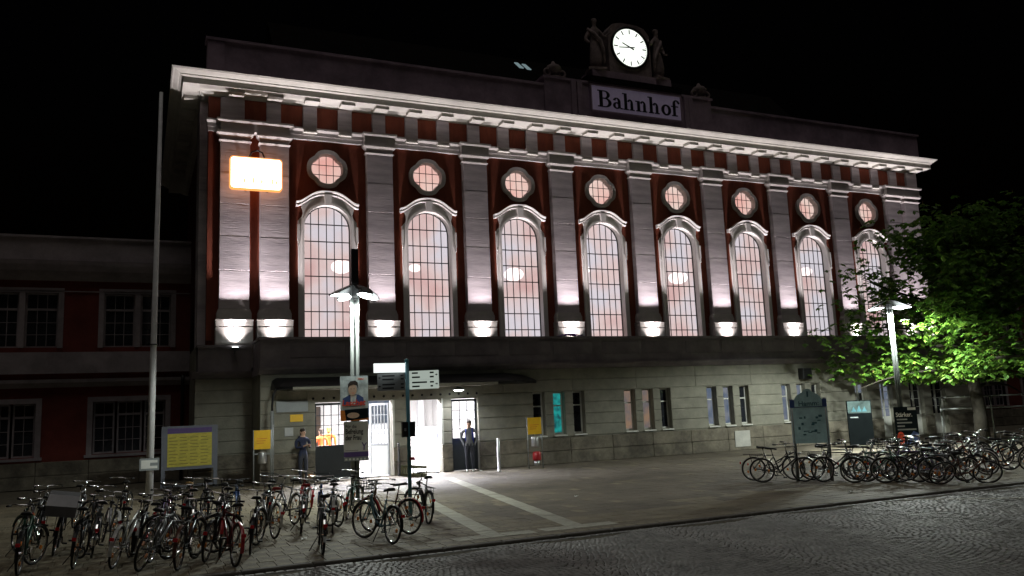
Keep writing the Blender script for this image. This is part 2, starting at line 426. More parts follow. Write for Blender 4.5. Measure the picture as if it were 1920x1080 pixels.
# pavement of small slabs
pav = MB().box(-60, 80, KERB+.001, 40, -.15, -.018).build('pavement', 'bedding', kind='structure')
strips = [((4.75, -5.0), (2.72, -17.15)), ((2.62, -6.6), (1.12, -17.15))]
def pale(x, y):
    for (a, b) in strips:
        if b[1] <= y <= a[1]:
            t = (y-b[1])/(a[1]-b[1]); c = b[0]+(a[0]-b[0])*t
            if abs(x-c) < .17: return True
        if -17.4 < y < -16.95 and abs(x-b[0]) < .62: return True
    return False
slabs = {'paving': [], 'paving_dark': [], 'paving_pale': []}
yy = KERB+.02; r_ = 0
while yy < -2.6:
    d = .44; wd = .235 if yy < -9 else .30
    x = -22. + random.uniform(-.03, .03) + (r_ % 2)*wd*.33
    while x < 36:
        if seen(x, yy+.2):
            t = 'paving'
            if False: pass
            elif (1.0 < x+.02*(yy+17) and yy > -16.2 and random.random() < .93): t = 'paving_dark' if x > 2.2 else ('paving_dark' if random.random() < .3 else 'paving')
            if t == 'paving_dark' and (yy < -15.6 and x > 6): t = 'paving' if random.random() < .8 else t
            slabs[t].append((x+wd/2, yy+d/2, wd-.007, d-.008))
        x += wd
    yy += d; r_ += 1
for (a_, b_) in strips:                       # pale guide strips from the doors to the kerb
    A_, B_ = Vector((*a_, 0)), Vector((*b_, 0)); dd = (B_-A_); L_ = dd.length; ang_ = math.atan2(dd.y, dd.x); q = 0.
    while q < L_-.1:
        p = A_+dd*((q+.15)/L_); slabs['paving_pale'].append((p.x, p.y, .292, .33, ang_)); q += .3
    for k in range(-2, 3): slabs['paving_pale'].append((B_.x+.29*k, B_.y-.17, .282, .36, 0.))
allsl = sorted([(cam_depth(s_[0], s_[1])+(0 if seen(s_[0], s_[1], 0, 1080) else 500), t, s_) for t in slabs for s_ in slabs[t]])
pm = {}
for t in slabs:
    mb = MB(); stone(mb, 0, 0, 1, 1, -.05, 0, 0, .006); 
    pm[t] = rawmesh(mb, 'paving_slab', t)
for (d, t, s_) in allsl[:290]:
    inst('paving_slab', pm[t], pav, (s_[0], s_[1], random.uniform(-.003, .003)+(.006 if len(s_) > 4 else 0)), (random.uniform(-.006, .006), random.uniform(-.008, .008), s_[4] if len(s_) > 4 else 0), scale=(s_[2], s_[3], 1))
rest = {t: MB() for t in slabs}
for (d, t, s_) in allsl[290:]:
    stone(rest[t], s_[0], s_[1], s_[2], s_[3], -.05, random.uniform(-.003, .003)+(.006 if len(s_) > 4 else 0), s_[4] if len(s_) > 4 else 0, .006, random.uniform(-.0015, .0015))
for t, nm in (('paving', 'paving_slabs'), ('paving_dark', 'dark_paving_slabs'), ('paving_pale', 'pale_paving_slabs')):
    if rest[t].v: rest[t].build(nm, t, pav, kind='stuff')

# ================================================================== HALL
def ray_poly(poly, c, th):
    dx, dz = math.cos(th), math.sin(th); best = None
    for i in range(len(poly)):
        ax, az = poly[i][0]-c[0], poly[i][1]-c[1]; bx, bz = poly[(i+1) % len(poly)][0]-c[0], poly[(i+1) % len(poly)][1]-c[1]
        ex, ez = bx-ax, bz-az; den = dx*ez-dz*ex
        if abs(den) < 1e-12: continue
        t = (ax*ez-az*ex)/den; s_ = (ax*dz-az*dx)/den
        if t > 1e-9 and -1e-7 <= s_ <= 1+1e-7: best = t if best is None else max(best, t)
    return (c[0]+dx*best, c[1]+dz*best)
def rings(mb, inner, outer, c, y, yin=None, yout=None):
    """flat ring at depth y between two outlines, with inner side to yin and outer side to yout"""
    ang = sorted(set(round(math.atan2(p[1]-c[1], p[0]-c[0]), 6) for p in list(inner)+list(outer)))
    I = [ray_poly(inner, c, a) for a in ang]; O = [ray_poly(outer, c, a) for a in ang]; n = len(ang)
    V = [(p[0], y, p[1]) for p in I]+[(p[0], y, p[1]) for p in O]; F = [(i, (i+1) % n, n+(i+1) % n, n+i) for i in range(n)]
    mb.add(V, F)
    for (Q, yy) in ((I, yin), (O, yout)):
        if yy is None: continue
        V = [(p[0], y, p[1]) for p in Q]+[(p[0], yy, p[1]) for p in Q]; mb.add(V, F)
def sweepx(mb, path, sec):
    n = len(sec); V = []; F = []
    for (x, z) in path:
        for (yy, dz) in sec: V.append((x, yy, z+dz))
    for i in range(len(path)-1):
        for k in range(n): F.append((i*n+k, i*n+(k+1) % n, (i+1)*n+(k+1) % n, (i+1)*n+k))
    F.append(tuple(range(n))); F.append(tuple(range((len(path)-1)*n, len(path)*n)))
    mb.add(V, F)

hall = empty('station_hall', (16, 6, 0), 'tall red and white station hall with eight arched windows lit from inside', 'building')
WA, WZB, WZS = .885, 4.45, 9.13
def arch(cx, a=WA, zb=WZB, zs=WZS, n=14):
    return [(cx-a, zb), (cx+a, zb)]+[(cx+a*math.cos(PI*k/n), zs+a*math.sin(PI*k/n)) for k in range(n+1)]
def oct_(cx, cz, r, w_, n=40):
    P = []
    for k in range(n):
        t = 2*PI*k/n; u = (math.degrees(t) % 90)-45; q = r+w_-w_*1.1*math.exp(-(u/13)**2)
        P.append((cx+1.03*q*math.cos(t), cz+q*math.sin(t)))
    return P
OCZ = 11.43
BX = [2+4*i for i in range(8)]
wallm = MB()
for i, cx in enumerate(BX):
    x0 = cx-2 if i else XL; x1 = cx+2 if i < 7 else XR
    if i == 0: wallm.add([(XL, 0, 4.0), (0, 0, 4.0), (0, 0, 12.9), (XL, 0, 12.9)], [(0, 1, 2, 3)]); x0 = 0
    if i == 7: wallm.add([(32, 0, 4.0), (XR, 0, 4.0), (XR, 0, 12.9), (32, 0, 12.9)], [(0, 1, 2, 3)]); x1 = 32
    rings(wallm, arch(cx), [(x0, 4.0), (x1, 4.0), (x1, 10.6), (x0, 10.6)], (cx, 7.5), 0, None)
    rings(wallm, oct_(cx, OCZ, .525, .06), [(x0, 10.6), (x1, 10.6), (x1, 12.9), (x0, 12.9)], (cx, OCZ), 0, .3)
wallm.build('wall', 'red_plaster', hall)
for (xa, xb) in ((XL, XL+.3), (XR-.3, XR)):
    MB().box(xa, xb, .01, 14, 0, 14.2).build('side_wall', 'red_plaster_dark', hall)
MB().box(XL+.31, XR-.31, 13.6, 14, 0, 14.2).build('rear_wall', 'interior_pink', hall)
MB().box(XL+.31, XR-.31, 11.0, 11.1, 4.3, 13.2).build('inner_wall', 'interior_pink', hall)
MB().box(XL+.31, XR-.31, .36, 13.5, 4.1, 4.29).build('upper_floor', 'interior_white', hall)
MB().box(XL+.31, XR-.31, .36, 13.5, 13.25, 13.5).build('ceiling', 'interior_pink', hall)
MB().box(XL, XR, -.02, 14.0, 14.25, 14.45).build('flat_roof', 'roof', hall)
# back roof seen just above the attic, with two small lit roof lights
rf = MB().prism([(1.5, 14.46), (7, 20.5), (12.6, 14.46)], 'x', XL+3, XR-3).build('roof', 'roof', hall)
for dx in (0, .42):
    z_ = 19.87-.1*dx; y_ = 1.5+(z_-14.46)/1.098
    MB().add([(13.35+dx, y_-.27, z_-.2), (13.58+dx, y_-.27, z_-.2), (13.42+dx, y_+.10, z_+.22), (13.22+dx, y_+.10, z_+.22), (13.35+dx, y_-.22, z_-.22), (13.58+dx, y_-.22, z_-.22), (13.42+dx, y_+.15, z_+.2), (13.22+dx, y_+.15, z_+.2)], [(0,1,2,3),(4,7,6,5),(0,4,5,1),(1,5,6,2),(2,6,7,3),(3,7,4,0)]).build('roof_light', 'skylight_glow', rf)

# --- windows with surround, hood, bars and single panes
def clip(poly, x0, x1, z0, z1):
    def cut(P, f):
        out = []
        for i in range(len(P)):
            a, b = P[i], P[(i+1) % len(P)]; fa, fb = f(a), f(b)
            if fa >= 0: out.append(a)
            if (fa >= 0) != (fb >= 0):
                t = fa/(fa-fb); out.append((a[0]+(b[0]-a[0])*t, a[1]+(b[1]-a[1])*t))
        return out
    for f in (lambda p: p[0]-x0, lambda p: x1-p[0], lambda p: p[1]-z0, lambda p: z1-p[1]):
        poly = cut(poly, f)
        if len(poly) < 3: return []
    return poly
zr = [4.0, 4.66, 5.32, 5.985, 6.655, 7.32, 7.985, 8.65, 9.31, 10.2]
xr = [-WA+2*WA*k/6 for k in range(7)]
cells = []
for a in range(6):
    for b in range(9):
        p = clip(arch(0, WA-.012), xr[a]+.012, xr[a+1]-.012, zr[b]+.012, zr[b+1]-.012)
        if len(p) >= 3:
            mb = MB(); mb.prism([(q[0], q[1]) for q in p], 'y', .21, .218); cells.append(rawmesh(mb, 'pane', 'hall_pane'))
def prism_y(mb, pts, y0, y1): return mb.prism(pts, 'y', y0, y1)
sm = MB()   # surround
hw = [(1.1, WZB), (1.1, 9.36), (1.04, 9.44), (.96, 9.52), (.93, 9.66), (.95, 9.82), (1.0, 9.92), (.72, 10.10), (.42, 10.28), (.15, 10.345)]
outer = [(-x, z) for (x, z) in hw[:1]]+hw+[(-x, z) for (x, z) in hw[::-1]][:-1]
rings(sm, arch(0), outer, (0, 7.5), -.10, .24, 0)
inner_line = MB(); rings(inner_line, arch(0, WA+.0), arch(0, WA+.09), (0, 7.5), -.135, -.1, -.1)
sur_me = rawmesh(sm, 'surround', 'window_trim'); lin_me = rawmesh(inner_line, 'inner_moulding', 'window_trim')
hm = MB(); path = [(1.17*t, 9.90+.46*(math.cos(PI*abs(t)**1.5)+1)/2) for t in [k/14-1 for k in range(29)]]
sweepx(hm, path, [(-.10, 0), (-.15, .02), (-.155, .045), (0, .045), (0, 0)])
sweepx(hm, path, [(-.125, .046), (-.125, .098), (0, .098), (0, .046)])
sweepx(hm, path, [(-.13, .10), (-.21, .13), (-.225, .175), (0, .175), (0, .10)])
hood_me = rawmesh(hm, 'hood_moulding', 'window_trim')
km = MB(); km.add([(-.10, -.20, 9.98), (.10, -.20, 9.98), (.15, -.215, 10.40), (-.15, -.215, 10.40), (-.10, 0, 9.98), (.10, 0, 9.98), (.15, 0, 10.40), (-.15, 0, 10.40)], [(0,1,2,3),(4,7,6,5),(0,4,5,1),(1,5,6,2),(2,6,7,3),(3,7,4,0)])
key_me = rawmesh(km, 'keystone', 'window_trim')
ear_mes = []
for s_ in (-1, 1):
    ear = MB()
    ear.prism([(s_*1.05, 8.6), (s_*1.14, 8.6), (s_*1.14, 9.2), (s_*1.05, 9.2)], 'y', -.14, -.101)
    for k in range(3): ear.ell((s_*1.095, -.125, 8.585-.075*k), .035-.006*k, .03, .045, 8, 6)
    ear_mes.append(rawmesh(ear, 'drop_ornament', 'window_trim'))
barm = MB()
for xv in xr[1:-1]:
    top = WZS+math.sqrt(max(0, WA*WA-xv*xv)); barm.box(xv-.014, xv+.014, .185, .24, WZB, top)
for zv in zr[1:-1]:
    h = WA if zv <= WZS else math.sqrt(max(0, WA*WA-(zv-WZS)**2)); barm.box(-h, h, .18, .245, zv-.018, zv+.018)
rings(barm, arch(0, WA-.035), arch(0, WA), (0, 7.5), .175, .245, None)
bar_me = rawmesh(barm, 'window', 'glazing_bar')
joined = MB()
for i, cx in enumerate(BX):
    wn = inst('window', bar_me, hall, (cx-16, -6, 0))
    for nm, me in (('surround', sur_me), ('inner_moulding', lin_me), ('hood_moulding', hood_me), ('keystone', key_me), ('drop_ornament', ear_mes[0]), ('drop_ornament', ear_mes[1])):
        inst(nm, me, wn, (0, 0, 0))
    if i < 6:
        for me in cells: inst('pane', me, wn, (0, 0, 0))
    else:
        mb = MB()
        for me in cells: mb.add([v.co for v in me.vertices], [tuple(p.vertices) for p in me.polygons])
        me = rawmesh(mb, 'panes', 'hall_pane'); o = inst('panes', me, wn, (0, 0, 0)); tag(o, kind='stuff')
# --- round windows
of = MB(); rings(of, oct_(0, OCZ, .525, .06), oct_(0, OCZ, .675, .07), (0, OCZ), -.11, .0, 0)
rings(of, oct_(0, OCZ, .52, .058), oct_(0, OCZ, .525, .06), (0, OCZ), .0, .20, None)
of_me = rawmesh(of, 'surround', 'stone_trim')
ob = MB()
for k in (-1, 0, 1): ob.box(.27*k-.011, .27*k+.011, .12, .17, OCZ-.575 if k == 0 else OCZ-.47, OCZ+.575 if k == 0 else OCZ+.47)
for k in (-1, 1): ob.box(-.55, .55, .115, .175, OCZ+.19*k-.011, OCZ+.19*k+.011)
ob_me = rawmesh(ob, 'round_window', 'glazing_bar')
op = []
for a in range(4):
    for b in range(3):
        xs = [-.62, -.27, 0, .27, .62]; zs_ = [OCZ-.62, OCZ-.19, OCZ+.19, OCZ+.62]
        pz = clip(oct_(0, OCZ, .50, .05), xs[a]+.011, xs[a+1]-.011, zs_[b]+.011, zs_[b+1]-.011)
        if len(pz) >= 3: op.append(rawmesh(MB().prism(pz, 'y', .14, .148), 'pane', 'oculus_pane'))
oj = MB()
for me in op: oj.add([v.co for v in me.vertices], [tuple(p.vertices) for p in me.polygons])
oj_me = rawmesh(oj, 'glazing', 'oculus_pane')
for cx in BX:
    ow = inst('round_window', ob_me, hall, (cx-16, -6, 0)); inst('surround', of_me, ow, (0, 0, 0))
    tag(inst('glazing', oj_me, ow, (0, 0, 0)), kind='stuff')
# --- pilasters
PX = [-1.36, 0.03]+[4*i for i in range(1, 8)]+[31.8, 33.15]
zd = [6.0, 7.37, 8.62, 9.80, 10.95, 12.12]
sh = MB().bbox(-.515, .515, -.26, 0, zd[0], zd[1]-.006, .012)
drums = [rawmesh(MB().bbox(-.515, .515, -.26-.003*(k % 2), 0, zd[k]+.006, zd[k+1]-.006, .012), 'shaft_block', 'shaft_render') for k in range(1, 5)]
sh.box(-.50, .50, -.245, 0, zd[1], zd[5])
for zz, dx in ((7.37, .02), (8.62, .0), (9.8, .03), (10.9, .01)):
    pass
shaft_me = rawmesh(sh, 'pilaster', 'shaft_render')
pd = MB().box(-.625, .625, -.44, 0, 3.9, 5.33).box(-.60, .60, -.415, 0, 5.33, 5.375).box(-.625, .625, -.44, 0, 5.375, 5.565).box(-.64, .64, -.455, 0, 5.568, 5.60)
ped_me = rawmesh(pd, 'pedestal', 'stone_trim')
bs = MB().box(-.585, .585, -.33, 0, 5.60, 5.84).prism([(-.585, 5.842), (.585, 5.842), (.53, 5.998), (-.53, 5.998)], 'y', -.30, 0)
base_me = rawmesh(bs, 'base', 'stone_trim')
cp = MB().box(-.515, .515, -.262, 0, 12.12, 12.18)
def fr(mb, hx0, y0, z0, hx1, y1, z1):
    mb.add([(-hx0, y0, z0), (hx0, y0, z0), (hx0, 0, z0), (-hx0, 0, z0), (-hx1, y1, z1), (hx1, y1, z1), (hx1, 0, z1), (-hx1, 0, z1)], [(0,3,2,1),(4,5,6,7),(0,1,5,4),(1,2,6,5),(2,3,7,6),(3,0,4,7)])
fr(cp, .52, -.262, 12.09, .57, -.32, 12.15); fr(cp, .53, -.275, 12.30, .63, -.39, 12.40); cp.box(-.64, .64, -.40, 0, 12.402, 12.5); cp.box(-.52, .52, -.27, 0, 12.152, 12.298)
cap_me = rawmesh(cp, 'capital', 'stone_trim')
for x in PX:
    p = inst('pilaster', shaft_me, hall, (x-16, -6, 0)); inst('pedestal', ped_me, p, (0, 0, 0)); inst('base', base_me, p, (0, 0, 0)); inst('capital', cap_me, p, (0, 0, 0))
    for dm in drums: inst('shaft_block', dm, p, (0, 0, 0))
# red strip edge at the outer corner + lower wall left of the porch
MB().box(XL-.02, XL+.16, -.06, .0, 4.9, 12.5).build('corner_strip', 'red_plaster', hall)
# --- entablature
ar = MB()
def step(mb, o, z0, z1, o1=None):
    o1 = o if o1 is None else o1; k = .35
    mb.add([(XL-o*k, -o, z0), (XR+o*k, -o, z0), (XR+o*k, .02, z0), (XL-o*k, .02, z0), (XL-o1*k, -o1, z1), (XR+o1*k, -o1, z1), (XR+o1*k, .02, z1), (XL-o1*k, .02, z1)],
           [(0,3,2,1),(4,5,6,7),(0,1,5,4),(1,2,6,5),(2,3,7,6),(3,0,4,7)])
step(ar, .13, 12.50, 12.66); step(ar, .16, 12.662, 12.80); step(ar, .19, 12.802, 12.86, .26); step(ar, .27, 12.862, 12.93)
ar.build('architrave', 'stone_trim', hall)
rs = MB().box(-.60, .60, -.36, 0, 12.503, 12.80)
fr(rs, .62, -.38, 12.803, .66, -.44, 12.86); rs.box(-.67, .67, -.45, 0, 12.863, 12.935)
rs_me = rawmesh(rs, 'architrave_block', 'stone_trim')
for x in PX[2:9]+[-.66, 32.5]:
    o = inst('architrave_block', rs_me, hall, (x-16, -6, 0))
    if x in (-.66, 32.5): o.scale = (2.02, 1, 1)
gm = rawmesh(MB().box(-.25, .25, -.30, -.15, 12.74, 12.80), 'guttae_strip', 'cornice_stone')
k0 = -1
while 4/3*k0 < 32.8:
    x = 4/3*k0
    if k0 % 3 and 0 < x < 31.5: inst('guttae_strip', gm, hall, (x-16, -6, 0))
    k0 += 1
MB().box(XL-.03, XR+.03, -.12, .02, 12.932, 13.80).build('frieze', 'red_plaster', hall)
tg = rawmesh(MB().bbox(-.26, .26, -.24, -.12, 12.94, 13.79, .015), 'triglyph', 'shaft_render')
ntr = 0
for k in range(0, 25):
    x = 4/3*k
    if x < 33: inst('triglyph', tg, hall, (x-16, -6, 0))
MB().bbox(XL+.38, -1.04, -.24, -.12, 12.94, 13.79, .015).build('triglyph', 'shaft_render', hall)
MB().bbox(33.0, XR+.02, -.24, -.12, 12.94, 13.79, .015).build('triglyph', 'shaft_render', hall)
# --- cornice: mitred slabs round front and sides
def slab(mb, o0, z0, o1, z1, back=14.3):
    kr = .36
    mb.add([(XL-o0, -o0, z0), (XR+o0*kr, -o0, z0), (XR+o0*kr, back, z0), (XL-o0, back, z0), (XL-o1, -o1, z1), (XR+o1*kr, -o1, z1), (XR+o1*kr, back, z1), (XL-o1, back, z1)],
           [(0,3,2,1),(4,5,6,7),(0,1,5,4),(1,2,6,5),(2,3,7,6),(3,0,4,7)])
c = MB(); slab(c, .14, 13.80, .30, 13.88); slab(c, .33, 13.882, .36, 13.901)
c.build('bed_moulding', 'cornice_stone', hall)
c = MB(); slab(c, .93, 13.902, .93, 14.115); c.build('corona', 'cornice_stone', hall)
c = MB(); slab(c, .96, 14.117, 1.03, 14.15); slab(c, 1.03, 14.151, 1.03, 14.185); slab(c, 1.08, 14.187, 1.22, 14.262); slab(c, 1.27, 14.264, 1.31, 14.32); slab(c, 1.2, 14.322, .3, 14.42)
c.build('crown_moulding', 'cornice_stone', hall)
mu = rawmesh(MB().box(-.26, .26, -.84, -.365, 13.77, 13.901), 'mutule', 'cornice_stone')
for k in range(0, 26):
    x = 4/3*k
    if x < 33.8: inst('mutule', mu, hall, (x-16, -6, 0))
inst('mutule', mu, hall, (-1.36-16, -6, 0))
muS = rawmesh(MB().box(XL-.84, XL-.365, -.26, .26, 13.77, 13.901), 'mutule', 'cornice_stone')
for k in range(8): inst('mutule', muS, hall, (-16, -6+.5+1.4*k, 0))
# --- attic and its raised middle
MB().box(XL-.1, XR+.45, -.22, .3, 14.40, 15.92).build('attic', 'attic_render', hall)
MB().box(XL-.16, XR+.52, -.30, .34, 15.922, 16.02).build('attic_coping', 'attic_render', hall)
MB().box(XL-.10, XL+.5, -.26, -.221, 14.42, 15.90).build('attic_pier', 'attic_render', hall)
MB().box(11.35, 20.25, -.32, .5, 14.42, 16.26).build('raised_attic', 'attic_render', hall)
MB().box(11.28, 20.32, -.38, .52, 16.262, 16.36).build('raised_attic_coping', 'attic_render', hall)
for x in (12.75, 13.05, 18.75, 19.0):
    MB().bbox(x-.12, x+.12, -.42, -.321, 14.55, 16.25, .02).build('attic_pilaster', 'attic_render', hall)
MB().box(13.45, 18.5, -.46, .5, 16.362, 16.62).build('sign_lintel', 'roof', hall)
MB().box(13.75, 17.95, -.42, .6, 16.622, 16.95).build('clock_plinth', 'attic_render', hall)

# --- clock in its stone housing
ck = empty('station_clock', (15.85, -.2, 16.95), 'round white lit clock in a stone block above the station sign', 'clock')
hs = [(14.72, 16.955), (16.98, 16.955), (16.98, 18.2), (16.95, 19.0), (16.7, 19.32), (16.3, 19.44), (15.4, 19.44), (15.0, 19.32), (14.75, 19.0), (14.72, 18.2)]
MB().prism(hs, 'y', -.32, .35).build('housing', 'statue_stone', ck)
CZ = 18.26; CX = 15.85
mb = MB(); mb.ring((CX, -.36, CZ), .97, .065, 'y', 40, 8); mb.build('bezel', 'dark_metal', ck, True)
face = MB().lathe([(.94, -.33), (.94, -.37)], (CX, 0, CZ), 48, 'y').build('clock_face', 'clock_glow', ck)
hb = MB()
def hand(mb, ang, l, wd, back, y0):
    d = (math.sin(ang), math.cos(ang)); n_ = (d[1], -d[0])
    P = [(CX-d[0]*back-n_[0]*wd, CZ-d[1]*back-n_[1]*wd), (CX-d[0]*back+n_[0]*wd, CZ-d[1]*back+n_[1]*wd), (CX+d[0]*l+n_[0]*wd*.7, CZ+d[1]*l+n_[1]*wd*.7), (CX+d[0]*l-n_[0]*wd*.7, CZ+d[1]*l-n_[1]*wd*.7)]
    return mb.prism(P, 'y', y0-.008, y0)
hand(MB(), R(293), .46, .035, .2, -.395).build('hour_hand', 'letter_black', ck)
hand(MB(), R(264), .62, .028, .22, -.41).build('minute_hand', 'letter_black', ck)
for k in range(60):
    if k % 5 and not 4 < k < 26: continue
    a = R(6*k); big = k % 5 == 0; hm_ = MB(); l0, l1, wd = (.66, .86, .026) if big else (.81, .87, .008)
    d = (math.sin(a), math.cos(a)); n_ = (d[1], -d[0])
    P = [(CX+d[0]*l0-n_[0]*wd, CZ+d[1]*l0-n_[1]*wd), (CX+d[0]*l0+n_[0]*wd, CZ+d[1]*l0+n_[1]*wd), (CX+d[0]*l1+n_[0]*wd, CZ+d[1]*l1+n_[1]*wd), (CX+d[0]*l1-n_[0]*wd, CZ+d[1]*l1-n_[1]*wd)]
    hm_.prism(P, 'y', -.382, -.374).build('hour_mark' if big else 'minute_mark', 'letter_black', face)

# --- name board with serif letters
sg = empty('station_sign', (16, -.4, 14.9), 'pale board with the dark serif word Bahnhof below the clock', 'sign')
MB().box(13.62, 18.36, -.44, -.33, 15.02, 16.16).build('board', 'sign_panel', sg)
fm = MB().box(13.56, 18.42, -.47, -.40, 16.162, 16.22).box(13.56, 18.42, -.47, -.40, 14.95, 15.018).box(13.555, 13.618, -.47, -.40, 15.02, 16.16).box(18.362, 18.425, -.47, -.40, 15.02, 16.16)
fm.build('frame', 'attic_render', sg)
def arcband(mb, cx, cz, ro, rox, ri, rix, a0, a1, n=14):
    P = [(cx+rox*math.cos(a0+(a1-a0)*k/n), cz+ro*math.sin(a0+(a1-a0)*k/n)) for k in range(n+1)]
    Q = [(cx+rix*math.cos(a0+(a1-a0)*k/n), cz+ri*math.sin(a0+(a1-a0)*k/n)) for k in range(n+1)]
    for k in range(n): mb.prism([P[k], P[k+1], Q[k+1], Q[k]], 'y', -.452, -.441)
def rect(mb, x0, x1, z0, z1): mb.prism([(x0, z0), (x1, z0), (x1, z1), (x0, z1)], 'y', -.453, -.441)
ZB, XH, CH = 15.20, .50, .78
def stemn(mb, x, top): rect(mb, x, x+.15, ZB, ZB+top); rect(mb, x-.07, x+.22, ZB, ZB+.05); rect(mb, x-.09, x+.02, ZB+top-.05, ZB+top)
def letter(ch, x):
    mb = MB()
    if ch == 'B':
        rect(mb, x, x+.17, ZB, ZB+CH); rect(mb, x-.09, x+.32, ZB, ZB+.05); rect(mb, x-.09, x+.32, ZB+CH-.05, ZB+CH); rect(mb, x+.1, x+.3, ZB+.39, ZB+.44)
        arcband(mb, x+.28, ZB+.59, .19, .27, .145, .11, -PI/2, PI/2); arcband(mb, x+.29, ZB+.22, .22, .33, .17, .16, -PI/2, PI/2); wd = .69
    elif ch == 'a':
        arcband(mb, x+.2, ZB+.33, .19, .2, .14, .06, 0, PI*.9); rect(mb, x+.26, x+.40, ZB+.03, ZB+.33); rect(mb, x+.38, x+.50, ZB, ZB+.06)
        arcband(mb, x+.2, ZB+.15, .16, .2, .10, .07, PI*.25, PI*1.8); wd = .60
    elif ch == 'h':
        stemn(mb, x, CH); rect(mb, x+.32, x+.46, ZB, ZB+.33); rect(mb, x+.26, x+.53, ZB, ZB+.05); arcband(mb, x+.3, ZB+.32, .2, .16, .13, .04, 0, PI*.85); wd = .68
    elif ch == 'n':
        stemn(mb, x, XH); rect(mb, x+.32, x+.46, ZB, ZB+.33); rect(mb, x+.26, x+.53, ZB, ZB+.05); arcband(mb, x+.3, ZB+.32, .2, .16, .13, .04, 0, PI*.85); wd = .68
    elif ch == 'o':
        arcband(mb, x+.22, ZB+.25, .265, .27, .19, .11, 0, 2*PI, 24); wd = .60
    elif ch == 'f':
        rect(mb, x, x+.15, ZB, ZB+.62); rect(mb, x-.08, x+.25, ZB, ZB+.05); rect(mb, x-.1, x+.30, ZB+.44, ZB+.49); arcband(mb, x+.20, ZB+.60, .19, .20, .13, .06, PI*.1, PI*1.0); mb.ell((x+.34, -.447, ZB+.66), .06, .006, .06, 8, 6); wd = .4
    return mb, wd
x = 14.0
for ch in 'Bahnhof':
    mb, wd = letter(ch, x); mb.build('letter', 'letter_black', sg); x += wd*1.0

# --- stone sculptures: built with the figures further down
# ================================================================== FLOODLIGHTS on the pilasters
ords = ['leftmost', 'second', 'third', 'fourth', 'fifth', 'sixth', 'seventh', 'eighth', 'ninth', 'tenth', 'rightmost']
for i, x in enumerate(PX):
    zb = 4.60
    lb = ('black floodlight at the foot of the leftmost pilaster, left of the porch' if i == 0 else
          'floodlight at the foot of the rightmost pilaster, behind the tree' if i == 10 else
          'floodlight at the foot of the %s pilaster from the left' % ords[i])
    fl = empty('floodlight', (x, -.68, 4.30), lb, 'floodlight', 'floodlights below the pilasters')
    MB().box(x-.13, x+.13, -.78, -.58, 4.50, 4.60).build('housing', 'black_paint', fl)
    MB().box(x-.10, x+.10, -.76, -.60, 4.602, 4.608).build('lens', 'lamp_lens', fl)
    MB().box(x-.02, x+.02, -.62, -.44, 4.38, 4.50).build('bracket', 'black_paint', fl)
    fk_ = random.uniform(.82, 1.18)
    spot('flood_beam', (x, -.68, 4.66), 2050*fk_, 60, 1., (x, -.62, 14), (1., .91, .93), .04, fl)
    spot('flood_spill', (x, -.68, 4.66), 190*fk_, 95, .8, (x, -.30, 6.2), (1., .93, .90), .04, fl)

# ================================================================== CHANDELIERS in the hall
for k, (x, z, s_) in enumerate([(3.64, 8.6, 1.), (7.0, 8.65, .6), (11.95, 8.5, 1.05), (15.9, 8.85, .6), (21.5, 8.6, 1.1), (25.1, 8.95, .7), (30.4, 9.2, .8)]):
    lbl = ['first', 'second', 'third', 'fourth', 'fifth', 'sixth', 'seventh'][k]
    ch = empty('chandelier', (x, 5, z-.3), 'glowing chandelier seen blurred through the %s arched window from the left' % lbl, 'chandelier', 'chandeliers in the hall')
    MB().ell((x, 5, z), .46*s_, .46*s_, .30*s_, 14, 8).build('glass_bowl', 'chandelier_glow', ch, True)
    MB().tube([(x, 5, z+.25*s_), (x, 5, 13.2)], .02, 6).build('rod', 'dark_metal', ch)
    point('hall_lamp', (x, 5, z-.75), 110*s_, (1, .86, .78), .3, ch)
# ================================================================== LOWER WALL AND ENTRANCE PORCH
def grid_wall(mb, x0, x1, z0, z1, ops, y0, y1):
    xs = sorted(set([x0, x1]+[q for o in ops for q in o[:2] if x0 < q < x1])); zs = sorted(set([z0, z1]+[q for o in ops for q in o[2:4] if z0 < q < z1]))
    for a in range(len(xs)-1):
        za = None
        for b in range(len(zs)-1):
            cx, cz = (xs[a]+xs[a+1])/2, (zs[b]+zs[b+1])/2
            if not any(o[0] < cx < o[1] and o[2] < cz < o[3] for o in ops): mb.box(xs[a], xs[a+1], y0, y1, zs[b], zs[b+1])
def segs(x0, x1, z0, z1, ops):
    cuts = [(x0, x1)]
    for o in ops:
        if o[2] < z1-1e-3 and o[3] > z0+1e-3:
            n = []
            for (a, b) in cuts:
                if o[1] <= a or o[0] >= b: n.append((a, b)); continue
                if o[0] > a: n.append((a, o[0]))
                if o[1] < b: n.append((o[1], b))
            cuts = n
    return [(a, b) for (a, b) in cuts if b-a > .03]
YP = -2.4; PL, PR = -.72, 33.9
porch = empty('entrance_porch', (16, -1.2, 0), 'low pale stone porch with parapet running along the front of the hall', 'building')
doors = [(1.02, 3.68, 0, 2.58), (4.32, 5.46, 0, 2.55), (5.85, 6.88, 0, 2.55)]
wins = []
for c in (10, 14, 18, 22):
    for d in (-.85, 0, .85): wins.append((c+d+.2-.25, c+d+.2+.25, 1.08, 2.68))
tall = [(25.4, 26.1, .1, 2.62), (26.95, 27.75, .1, 2.62), (28.85, 29.75, .1, 2.62), (30.3, 31.3, .1, 2.62)]
ops = doors+wins+tall
mb = MB(); grid_wall(mb, PL, PR, 0, 3.7, ops, YP, YP+.35); mb.build('wall', 'porch_stone', porch)
